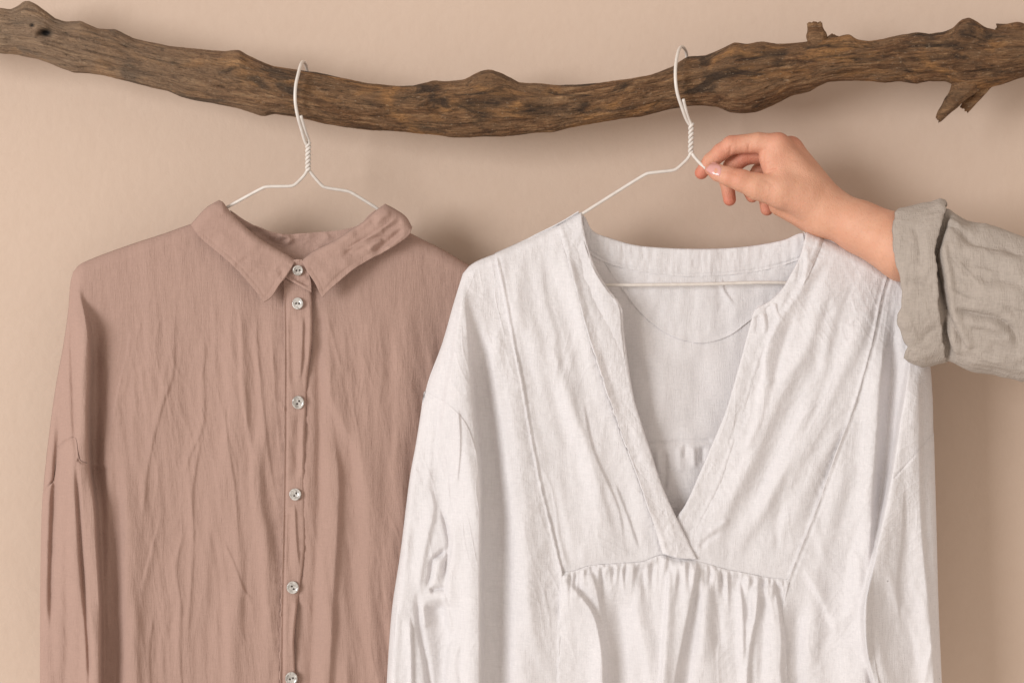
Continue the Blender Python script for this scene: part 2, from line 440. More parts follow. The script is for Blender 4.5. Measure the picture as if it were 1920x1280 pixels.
build("limb", verts, grid_faces(len(us), TH, True), M['wood'], branch, attrs={"grain": gr, "hole": hole.ravel()})

def wood_stub(name, pts, radii, parent, flat=1.0, seed=1, ragged=0.0, n=40):
    """pts: (u, v, w px towards camera)"""
    q = catmull(np.column_stack([np.asarray(pts, float), radii]), step=1.6)
    p3, r = q[:, :3], q[:, 3]
    T = np.gradient(p3, axis=0); T /= np.linalg.norm(T, axis=1)[:, None]
    A = np.cross(T, [0, 0, 1.0]); A /= np.linalg.norm(A, axis=1)[:, None]; B = np.cross(T, A)
    a = np.linspace(0, 2 * math.pi, n, endpoint=False)[None]
    l = np.arange(len(q))[:, None] * 1.6
    rr = r[:, None] * (1 + .10 * (vnoise(l / 18, np.cos(a) * 3 + 5, seed) + vnoise(l / 18, np.sin(a) * 3 + 25, seed + 1)) + .05 * vnoise(l / 30, np.cos(a) * 9, seed + 4))
    X = p3[:, None] + rr[..., None] * (np.cos(a)[..., None] * A[:, None] + flat * np.sin(a)[..., None] * B[:, None])
    if ragged:
        k = ss((l / l[-1] - .6) / .4)
        X = X + (k * ragged * (vnoise(np.cos(a) * 2.5, np.sin(a) * 2.5, seed + 8)))[..., None] * T[:, None]
    end = X[-1].mean(0) - T[-1] * 1.5
    V_ = np.vstack([X.reshape(-1, 3), end[None]])
    F = [tuple(f) for f in grid_faces(len(q), n, True)]
    k0 = (len(q) - 1) * n
    F += [(k0 + (j + 1) % n, k0 + j, len(V_) - 1) for j in range(n)]
    W = P(V_[:, 0], V_[:, 1], BR_Y - V_[:, 2] * S)
    gr = np.column_stack([np.r_[(l + 0 * a).ravel(), l[-1]] * S + 1.9 + seed, V_[:, 1] * S * .6, V_[:, 2] * S * .6])
    hz = np.zeros(len(V_))
    return build(name, W, F, M['wood'], parent, attrs={"grain": gr, "hole": hz})
wood_stub("broken_stub", [(1536,98,0),(1532,75,2),(1529,55,3),(1527,42,3)], [24,19,16,15.5], branch, .9, 3, 5)
wood_stub("broken_stub", [(1560,90,-4),(1563,74,-4),(1566,66,-4)], [17,13,7], branch, .9, 6, 2)
wood_stub("twig", [(1826,120,6),(1815,150,10),(1800,172,14),(1781,196,17),(1766,214,18),(1758,226,18)], [38,29,20,13.5,10,6], branch, .8, 9, 5)
wood_stub("twig", [(1845,150,-8),(1834,172,-10),(1820,190,-12),(1809,204,-13)], [20,14,11.5,9.5], branch, .9, 12, 4)
wood_stub("bark_piece", [(1985,54,-12),(1950,50,-12),(1930,54,-12),(1908,50,-12),(1888,54,-12),(1868,52,-12)], [10,11,8,9,10,8], branch, 1.0, 15, 3)

# ------------------------------------------------------------------ wire hangers
WR = 0.00138
def px_path(pts, step=.0022):
    a = np.array([P(u, v, y) for u, v, y in pts])
    return catmull(a, step=step)
def soft_corner(pts, r=9):
    """rounded bends: replace each inner corner with two points"""
    out = [pts[0]]
    for i in range(1, len(pts) - 1):
        p = np.array(pts[i], float); a = np.array(pts[i - 1], float) - p; b_ = np.array(pts[i + 1], float) - p
        la = np.linalg.norm(a[:2]); lb = np.linalg.norm(b_[:2])
        out += [tuple(p + a * min(.4, r / la)), tuple(p + (a / la + b_ / lb) * r * .18), tuple(p + b_ * min(.4, r / lb))]
    return out + [pts[-1]]
def hanger(hook, strand, top, bot, left, right, bar, label, loc):
    h = empty("wire_hanger", loc)
    tag(h, label, "hanger", "white wire hangers hooked over the branch")
    build("hook", *tube(px_path(hook), WR), M['wire'], h)
    parts = []
    parts.append(tube(px_path(strand), WR * .95))
    A = P(*top); B = P(*bot); n = 130; t = np.linspace(0, 1, n)
    ax = B - A; L = np.linalg.norm(ax); ax /= L; e1 = np.cross(ax, [0, 1, 0]); e1 /= np.linalg.norm(e1); e2 = np.cross(ax, e1)
    for ph in (0, math.pi):
        an = ph + t * 2 * math.pi * 3.4
        rr = .00130
        path = A + ax * (t * L)[:, None] + rr * (np.cos(an)[:, None] * e1 + np.sin(an)[:, None] * e2)
        parts.append(tube(path, WR * .92, 10))
    build("twisted_neck", *join(parts), M['wire'], h)
    build("shoulder_wire", *tube(px_path(soft_corner(left)), WR), M['wire'], h)
    build("shoulder_wire", *tube(px_path(soft_corner(right)), WR), M['wire'], h)
    build("trouser_bar", *tube(px_path(bar), WR), M['wire'], h)
    return h
hanger([(577,160,-.035),(577,140,-.036),(574,124,-.043),(569,116,-.056),(564,122,-.072),(559,140,-.084),(554.5,161,-.090),(553.5,188,-.090),(557.5,215,-.087),(565,242,-.079),(573,268,-.071),(577,274,-.069)],
       [(564,217,-.086),(568,230,-.082),(574,250,-.075),(579,264,-.070),(579,274,-.069)],
       (578,268,-.0690), (577.5,321,-.0670),
       [(577,317,-.067),(572,328,-.068),(551,349,-.070),(497,350,-.071),(427,388,-.066),(345,440,-.056),(240,480,-.056),(165,512,-.056)],
       [(578,317,-.067),(585,327,-.065),(606,351,-.061),(656,359,-.056),(708,391,-.050),(765,452,-.046),(830,486,-.045),(955,548,-.043)],
       [(165,512,-.056),(170,522,-.056),(190,530,-.056),(560,545,-.054),(930,558,-.043),(950,556,-.043),(955,548,-.043)],
       "white wire hanger whose twisted neck rises from the beige shirt's collar", P(578, 320, -.066))
hanger([(1287,150,-.035),(1288,120,-.036),(1287,100,-.044),(1281,89,-.056),(1275,90,-.068),(1270,104,-.080),(1266.5,130,-.091),(1267,155,-.093),(1270,175,-.091),(1278,200,-.085),(1287,224,-.078),(1294,236,-.074)],
       [(1281,186,-.088),(1285,202,-.084),(1291,222,-.078),(1296,234,-.075),(1296,240,-.074)],
       (1296,232,-.0745), (1295.5,290,-.0740),
       [(1295,286,-.074),(1291,297,-.075),(1267,319,-.077),(1213,325,-.079),(1093,400,-.080),(1040,440,-.074),(980,468,-.074),(890,514,-.074)],
       [(1296,286,-.074),(1304,297,-.0775),(1322,316,-.0836),(1350,328,-.0815),(1395,335,-.078),(1450,366,-.074),(1500,418,-.074),(1520,455,-.073),(1590,492,-.073),(1680,540,-.073)],
       [(890,514,-.074),(896,524,-.074),(920,532,-.074),(1140,534.5,-.076),(1300,533,-.076),(1470,530.5,-.076),(1655,548,-.073),(1675,547,-.073),(1680,540,-.073)],
       "white wire hanger carrying the white blouse, pinched between finger and thumb", P(1296, 290, -.074))

# ------------------------------------------------------------------ dusty beige shirt
shirt = empty("button_shirt", P(560, 900, -.06))
tag(shirt, "dusty beige button-up shirt with pointed collar hanging on the left", "shirt")
SH_OUT = [(358,420),(310,437),(240,460),(175,484),(148,497),(137,510),(132,530),(128,580),(118,650),(105,720),(95,790),(85,870),(79,930),(76,1050),(75,1180),(75,1345)]
SH_TOP_R = [(715,405),(775,440),(830,468),(885,500),(940,526),(985,552)]
PLL = [(531,520),(533,570),(534,631),(534,690),(533,800),(532,920),(530,1020),(528,1100),(526,1190),(525,1345)]
PLR = [(584,540),(586,590),(585,640),(578,700),(575,740),(573,830),(571,920),(572,980),(572,1020),(567,1070),(562,1105),(555,1160),(552,1200),(554,1280),(553,1345)]
SH = [
 # sleeve front edge against the body, deep gap behind it
 ([(141,530),(158,590),(165,640),(162,790),(165,875),(174,940),(180,1040),(185,1130),(185,1345)], 40, 17, 'R', dict(t0=.12, t1=0, sharp=.14)),
 ([(172,560),(180,640),(182,760),(178,880),(182,960)], 15, -11, 'r', dict(t0=.35, t1=.3)),
 ([(202,900),(210,1000),(212,1150),(212,1345)], 20, -6, 'r', dict(t0=.3, t1=0)),
 ([(236,840),(238,930),(238,1050),(237,1345)], 46, 5.5, 'L', dict(t0=.25, t1=0, sharp=.22)),
 # sleeve creases
 ([(132,515),(133,600),(136,700),(140,810),(144,880)], 4.5, -3.2, 'r', dict(t0=.05)),
 ([(142,850),(150,990),(157,1090),(167,1230),(168,1340)], 4.5, -5, 'r'),
 ([(140,760),(136,870),(137,1000),(140,1150),(138,1340)], 13, 4.5),
 ([(112,780),(103,900),(98,990),(95,1090),(96,1200)], 5, -4),
 ([(118,860),(116,960),(115,1100),(112,1340)], 11, 3.5),
 ([(108,680),(92,850),(88,1000),(84,1200)], 9, 2.5),
 ([(82,921),(91,911),(100,901)], 2.6, -1.6, 'r', dict(t0=.05, t1=.05)), ([(110,840),(123,827),(140,820)], 2.6, -1.8, 'r', dict(t0=.05, t1=.05)), ([(145,861),(153,866),(163,868)], 2.6, -1.6, 'r', dict(t0=.05, t1=.05)),
 # left front
 ([(247,600),(240,655),(225,715),(210,790),(205,850)], 8, 1.5, 'L'), ([(252,610),(250,660),(240,700),(225,760)], 6, 1.2),
 ([(330,565),(326,620),(325,690),(320,715),(305,755),(280,855),(268,950),(262,1030)], 9, 2.0, 'R', dict(sharp=.4)),
 ([(318,650),(305,720),(298,800)], 7, 1.2), ([(385,620),(380,700),(383,745),(377,805),(355,855),(340,920)], 9, 2.0, 'R', dict(sharp=.45)),
 ([(384,780),(366,880),(360,930),(362,1020),(355,1140),(352,1250)], 9, 2.2, 'R', dict(sharp=.4)),
 ([(302,960),(290,1010),(275,1070),(263,1118)], 8, 1.8, 'L', dict(sharp=.4)), ([(345,990),(330,1060),(338,1140),(335,1220),(345,1340)], 10, 2.4, 'R', dict(sharp=.4)),
 ([(315,1100),(304,1180),(303,1290)], 8, 1.6), ([(420,720),(424,815),(440,920),(447,1010),(455,1060)], 10, 2.4, 'R', dict(sharp=.35)),
 ([(450,560),(452,640),(455,740),(470,830),(478,920)], 9, 2.4, 'L', dict(sharp=.4)), ([(478,570),(482,650),(490,740),(505,865),(522,970)], 9, 2.4, 'R', dict(sharp=.4)),
 ([(505,600),(512,700),(520,800),(526,880)], 7, 1.5, 'L'), ([(445,600),(447,700),(450,790),(456,900)], 11, -2.4),
 ([(418,1010),(440,1060),(460,1110),(480,1130)], 9, 2.0, 'R'), ([(430,1080),(431,1160),(432,1345)], 34, 3.2, 'L', dict(sharp=.3, t1=0)),
 ([(395,900),(392,1000),(388,1100),(392,1200)], 12, 2), ([(300,850),(296,930),(305,990)], 8, 1.4), ([(245,760),(250,830),(262,900)], 10, 1.6),
 ([(500,960),(495,1060),(505,1200),(500,1340)], 13, 2.2), ([(470,1000),(460,1090),(466,1240)], 8, -1.4), ([(402,560),(404,640),(400,720)], 9, 1.2),
 ([(290,1140),(280,1220),(284,1330)], 10, 1.8, 'R'), ([(258,1000),(262,1100),(250,1200),(256,1330)], 12, 1.6),
 # right front
 ([(597,560),(600,700),(598,900),(592,1100),(580,1345)], 11, -5, 'r', dict(t0=.15, t1=0)),
 ([(604,640),(622,740),(645,795),(668,835),(682,890),(692,980)], 32, 4.2, 'L', dict(sharp=.35)),
 ([(618,800),(632,880),(633,950),(624,1110),(612,1345)], 24, 5.5, 'R', dict(sharp=.3, t1=0)),
 ([(640,600),(650,680),(668,760)], 14, 1.8), ([(700,560),(706,680),(716,800),(722,900)], 22, 1.8), ([(690,880),(700,1000),(692,1150),(700,1330)], 20, 2.2),
 ([(760,560),(770,700),(772,860)], 18, 1.5), ([(660,1000),(656,1100),(660,1250)], 12, -1.8), ([(740,800),(735,950),(738,1080)], 14, 1.4),
 ([(620,560),(616,640),(620,720)], 9, 1.4), ([(676,520),(672,600),(680,680)], 10, 1.0),
]
SH = [(q[0], q[1] * .85, q[2] * .50, *q[3:]) if (q[1] < 15 and i > 12) else q for i, q in enumerate(SH)]
def G_shirt(U, V):
    low = ss((V - 480) / 300)
    g = 7 * low + strokes(U, V, SH)
    right = ss((U - 620) / 330)
    g = g - 16 * right
    damp = .25 + .75 * ss((V - 520) / 180)
    g += damp * (2.3 * folds(U, V, 3, 44, 420, 3, 2) + .45 * folds(U, V, 6, 19, 220, 8, 2) + .8 * creases(U, V, 9, 34, 230, 12) + .40 * creases(U, V, 4, 17, 170, 21) + .42 * creases(U, V, 7, 11, 130, 25) + .32 * creases(U, V, -3, 9, 110, 27) + .30 * creases(U, V, 16, 13, 90, 29))
    g += .14 * fbm(U / 9, V / 22, 30, 2)
    g += pucker(U, V, PLL, 10, .5, 12, 21)
    g += edge_roll(U, V, SH_OUT, 24, 12) + edge_roll(U, V, SH_TOP_R, 22, 10)
    return g
Y_SH = .070
SEAM_SL = [(80,923),(90,912),(100,901),(106,868),(112,839),(125,827),(140,820),(150,862),(168,870)]
# body front, left of the placket
fl = coons([(137,510),(148,497),(175,484),(240,460),(310,437),(358,420),(420,402)],
           [(420,402),(460,440),(510,478),(540,500),(548,560),(550,760),(548,1000),(542,1200),(540,1345)],
           [(84,1345),(540,1345)],
           [(137,510),(132,530),(128,580),(118,650),(105,720),(95,790),(86,865),(81,925),(83,960),(84,1050),(84,1180),(84,1345)], 1.9)
tuck = 3.0 * ss((fl[1] - np.interp(fl[0], [80,100,112,140,150,168], [923,901,839,820,862,870])) / 10) * ss((204 - fl[0]) / 14)
cloth("front_panel", fl, G_shirt(*fl) - .5 - tuck, Y_SH, M['beige'], shirt)
fr = coons([(574,500),(610,486),(660,455),(700,415),(715,405),(775,440),(830,468),(885,500),(940,526),(985,552)], [(985,552),(1000,800),(1005,1345)],
           [(536,1345),(1005,1345)], [(574,500),(570,560),(562,760),(552,1000),(538,1200),(536,1345)], 2.2)
cloth("front_panel", fr, G_shirt(*fr) - 1.5, Y_SH, M['beige'], shirt)
sl = coons(SEAM_SL, [(168,870),(177,940),(184,1040),(189,1130),(189,1345)], [(75,1345),(189,1345)], [(80,923),(78,960),(76,1050),(75,1180),(75,1345)], 1.5)
closed_cloth("sleeve", sl, G_shirt(*sl) + .2, Y_SH, 14, M['beige'], shirt)
bp = coons([(140,515),(240,465),(358,425),(425,395),(470,440),(560,462),(650,445),(712,392),(775,445),(885,505),(985,556)], [(985,556),(1000,800),(1005,1345)], [(90,1345),(1005,1345)], [(140,515),(125,650),(100,900),(90,1345)], 4)
gb = -26 + 12 * np.exp(-((bp[1] - 400) / 110) ** 2) - 10 * ss((bp[0] - 620) / 330) + 1.5 * folds(*bp, 3, 70, 300, 51)
cloth("back_panel", bp, gb, Y_SH, M['beige'], shirt)
# placket
pk = coons([(531,520),(556,532),(584,540)], PLR, [(525,1345),(553,1345)], PLL, 1.4)
U, V = pk
gp = G_shirt(538 + 0 * U, V) * .6 + 3.0 + 1.6
gp = gp + strokes(U, V, [([(536,540),(537,700),(536,900),(532,1100),(529,1340)], 2.4, -1.4, 'r', dict(t0=.02, t1=0)),
     ([(568,590),(566,660),(562,720)], 10, 2.2, 'R'), ([(580,560),(581,640),(572,720)], 6, 1.6), ([(546,580),(548,660),(552,730)], 6, -1.5),
     ([(560,770),(558,850),(556,905)], 9, -2.0), ([(566,780),(566,850),(565,905)], 5, 1.8), ([(552,940),(556,1020),(562,1070)], 9, 2.0, 'R'), ([(545,950),(543,1010),(541,1080)], 6, -1.5),
     ([(556,1120),(550,1180),(549,1240)], 6, 1.8), ([(538,1120),(536,1190),(538,1250)], 7, 1.2)])
gp += pucker(U, V, PLL, 9, .45, 9, 17) + pucker(U, V, PLR, 11, .5, 9, 19)
gp += 2.0 * np.sin(np.clip((V - 569) / 176, -1, 9) * math.pi) ** 2 * 0.55 + .5 * folds(U, V, 3, 16, 90, 61, 2) + edge_roll(U, V, PLR, 6, 2.5)
cloth("placket", pk, gp, Y_SH, M['beige'], shirt, .0012)
GP = (pk, gp)
# collar
stand = coons([(432,394),(461,414),(494,430),(534,439),(559,438),(601,435),(657,428),(690,412),(709,391)], [(709,391),(690,440),(640,485),(580,505)], [(548,505),(580,505)], [(432,394),(455,440),(500,480),(548,505)], 2)
U, V = stand
gs = -17 + 14 * (np.abs(U - 565) / 140) ** 2 + 9 * ss((V - 455) / 45) + 1.0 * fbm(U / 26, V / 20, 71, 3) + strokes(U, V, [([(520,440),(545,447),(530,462)], 6, 3), ([(470,425),(500,446),(540,470)], 8, -2), ([(620,438),(606,455),(590,475)], 8, 2)])
cloth("collar_stand", stand, gs, Y_SH, M['beige'], shirt, .0012)
tab = coons([(546,489),(556,486),(566,487)], [(566,487),(576,505),(583,528),(584,548)], [(535,521),(556,533),(584,548)], [(546,489),(541,500),(535,521)], 1.2)
U, V = tab
gt = 9.5 + .5 * fbm(U / 10, V / 9, 77, 2) + strokes(U, V, [([(545,517),(560,526),(580,536)], 3, -1.2), ([(550,525),(566,534),(580,541)], 2.5, .8)])
cloth("collar_tab", tab, gt, Y_SH, M['beige'], shirt, .0014)
CL_IN = [(410,375),(418,379),(427,391),(452,417),(478,440),(503,457),(528,471),(545,481),(555,488)]
CL_OUT = [(410,375),(387,389),(366,411),(358,420),(365,432),(376,446),(413,477),(441,502),(461,524),(478,544),(495,566)]
cl = coons(CL_IN, [(555,488),(551,494),(542,508),(522,536),(508,557),(495,566)], [(358,420),(365,432),(376,446),(413,477),(441,502),(461,524),(478,544),(495,566)],
           [(410,375),(387,389),(366,411),(358,420)], 1.5)
U, V = cl
def leaf_depth(U, V): return 5.0 + 6 * ss((V - 470) / 60)
gc = leaf_depth(U, V) + 5.5 + edge_roll(U, V, CL_IN, 14, 8) + edge_roll(U, V, [(410,375),(387,389),(366,411),(358,420)], 22, 9) \
     + .7 * fbm(U / 34, V / 30, 81, 3) + strokes(U, V, [([(440,500),(452,492),(470,480)], 6, -.8), ([(520,500),(530,515),(528,526)], 6, -1.2), ([(505,520),(515,510),(530,505)], 6, .8), ([(400,440),(440,470),(490,520)], 22, 1.4)])
dce, _, _ = pl_dist(U, V, [(376,446),(413,477),(441,502),(461,524),(478,544),(495,566),(508,557),(522,536),(542,508)], 8)
gc += -.30 * np.exp(-((dce - 9) / 2.0) ** 2)
cloth("collar_leaf", cl, gc, Y_SH, M['beige'], shirt, .0017)
CR_IN = [(565,488),(576,479),(587,471),(629,450),(658,431),(686,412),(708,392),(722,382)]
cr = coons(CR_IN, [(722,382),(739,391),(761,406),(773,426)], [(605,557),(617,544),(629,533),(658,508),(700,482),(742,460),(767,440),(773,426)],
           [(565,488),(576,508),(590,530),(600,550),(605,557)], 1.5)
U, V = cr
gc = leaf_depth(U, V) + 5.5 - 6 * ss((U - 620) / 150) + edge_roll(U, V, CR_IN, 13, 7) + edge_roll(U, V, [(722,382),(739,391),(761,406),(773,426)], 20, 9) + .7 * fbm(U / 30, V / 30, 91, 3)
gc += strokes(U, V, [([(640,487),(670,458),(700,447),(722,446),(735,440)], 6, -2.4), ([(648,470),(680,452),(712,432),(735,415),(745,405)], 8, 2.2, 'R'), ([(700,478),(715,462),(735,448),(760,425)], 6, -3.0),
     ([(690,470),(705,455),(720,448)], 5, 2), ([(722,470),(745,450),(765,432)], 7, 2.2), ([(660,440),(690,425),(712,402)], 7, -1.6), ([(700,420),(720,405),(735,395)], 6, 1.6), ([(600,520),(630,500),(660,480)], 10, 1.2),
     ([(615,540),(640,515),(660,502)], 6, -1.0), ([(715,435),(735,425),(755,412)], 6, -2.0), ([(655,480),(672,468),(690,460)], 5, -1.2)])
dce, _, _ = pl_dist(U, V, [(576,508),(590,530),(605,557),(629,533),(658,508),(700,482),(742,460)], 8)
gc += -.30 * np.exp(-((dce - 9) / 2.0) ** 2)
cloth("collar_leaf", cr, gc, Y_SH, M['beige'], shirt, .0017)
# buttons
def button_mesh(r, k):
    prof = [(0, .0009), (.30, .0009), (.62, .0010), (.74, .0014), (.86, .0017), (.95, .0015), (1.0, .0009), (1.0, .0002), (.9, -.0003), (0, -.0003)]
    n = 36; a = np.linspace(0, 2 * math.pi, n, endpoint=False); V_ = []; F = []
    for (f, h) in prof: V_ += [(r * f * math.cos(x) if f else 1e-6 * math.cos(x), -h, r * f * math.sin(x) if f else 1e-6 * math.sin(x)) for x in a]
    F = [tuple(q) for q in grid_faces(len(prof), n, True)]
    return np.array(V_), F
for i, (bu, bv, br, ha, yy, tilt) in enumerate([(558.3,506.6,9.3,.1,.0822,.25),(558.5,569,10.2,.0,.0842,-.12),(559,754,10.8,.9,.0842,.10),(554,926.5,10.8,.9,.0848,-.10),(549,1100.5,10.8,2.2,.0848,.08),(546.5,1271,11,.3,.0840,.05)]):
    if i > 0:
        d = (pk[0] - bu) ** 2 + (pk[1] - bv) ** 2
        yy = Y_SH + float(np.max(gp[d < 100])) / 1000 + .0007
    else: yy = Y_SH + .0118
    c_ = P(bu, bv, -yy)
    Vb, Fb = button_mesh(br * S, i)
    bo = build("button", Vb, Fb, M['pearl']); bo.parent = shirt
    bo.location = Vector(c_.tolist()) - world_loc(shirt); bo.rotation_euler = (tilt * .8, 0, tilt); bo.scale = (1, 1, 1 + .05 * (i % 3))
    for sgn in (-1, 1):
        hx, hz = sgn * 2.9 * S * math.cos(ha), sgn * 2.9 * S * math.sin(ha)
        n = 14; a = np.linspace(0, 2 * math.pi, n, endpoint=False); rh = 1.75 * S
        Vh = [(hx + rh * math.cos(x), -.00105, hz + rh * math.sin(x)) for x in a] + [(hx + rh * .8 * math.cos(x), -.00085, hz + rh * .8 * math.sin(x)) for x in a]
        Fh = [tuple(q) for q in grid_faces(2, n, True)] + [tuple(range(n))]
        me = bpy.data.meshes.new("thread_hole"); me.from_pydata(Vh, [], Fh); me.materials.append(M['hole'])
        ho = bpy.data.objects.new("thread_hole", me); COL.objects.link(ho); ho.parent = bo

# ------------------------------------------------------------------ white linen blouse
blouse = empty("linen_blouse", P(1290, 900, -.075))
tag(blouse, "white crinkled linen blouse with deep V-neck hanging on the right-hand hanger", "blouse")
BL_L = [(1090,397),(1050,420),(1000,443),(930,473),(885,494),(868,512),(850,570),(830,640),(797,735),(780,830),(769,890),(750,1040),(735,1140),(725,1280),(722,1345)]
BL_R = [(1512,434),(1560,452),(1607,472),(1668,507),(1692,518),(1708,535),(1727,600),(1744,682),(1750,800),(1756,990),(1760,1140),(1766,1280),(1768,1345)]
NK_L = [(1090,397),(1095,430),(1105,470),(1120,508),(1140,540),(1160,565),(1167,580),(1170,620),(1179,690),(1190,750),(1205,800),(1220,845),(1240,905),(1260,952),(1275,983),(1292,1018),(1307,1048)]
BD_L = [(1044,424),(1060,473),(1085,560),(1108,640),(1133,718),(1162,803),(1197,895),(1222,970),(1242,1037)]
NK_R = [(1512,434),(1500,480),(1482,515),(1465,543),(1440,566),(1416,580),(1406,610),(1395,650),(1378,712),(1360,772),(1335,832),(1310,890),(1285,945),(1268,972),(1262,1000)]
BD_R = [(1545,446),(1528,490),(1502,542),(1475,588),(1447,635),(1425,690),(1395,790),(1355,905),(1312,998),(1300,1046)]
PR_L = [(928,474),(942,534),(962,640),(979,725),(995,819),(1011,900),(1030,980),(1044,1040),(1052,1075)]
PR_L2 = PR_L + [(1052,1110),(1049,1180),(1048,1260),(1048,1345)]
PR_R = [(1668,507),(1662,530),(1655,552),(1637,640),(1600,770),(1575,835),(1530,960),(1500,1035),(1480,1087)]
PR_R2 = PR_R + [(1473,1110),(1470,1150),(1474,1250),(1478,1345)]
WAIST = [(1052,1075),(1078,1069),(1105,1060),(1170,1055),(1205,1052),(1240,1040),(1265,1046),(1306,1051),(1360,1066),(1400,1074),(1440,1082),(1480,1087)]
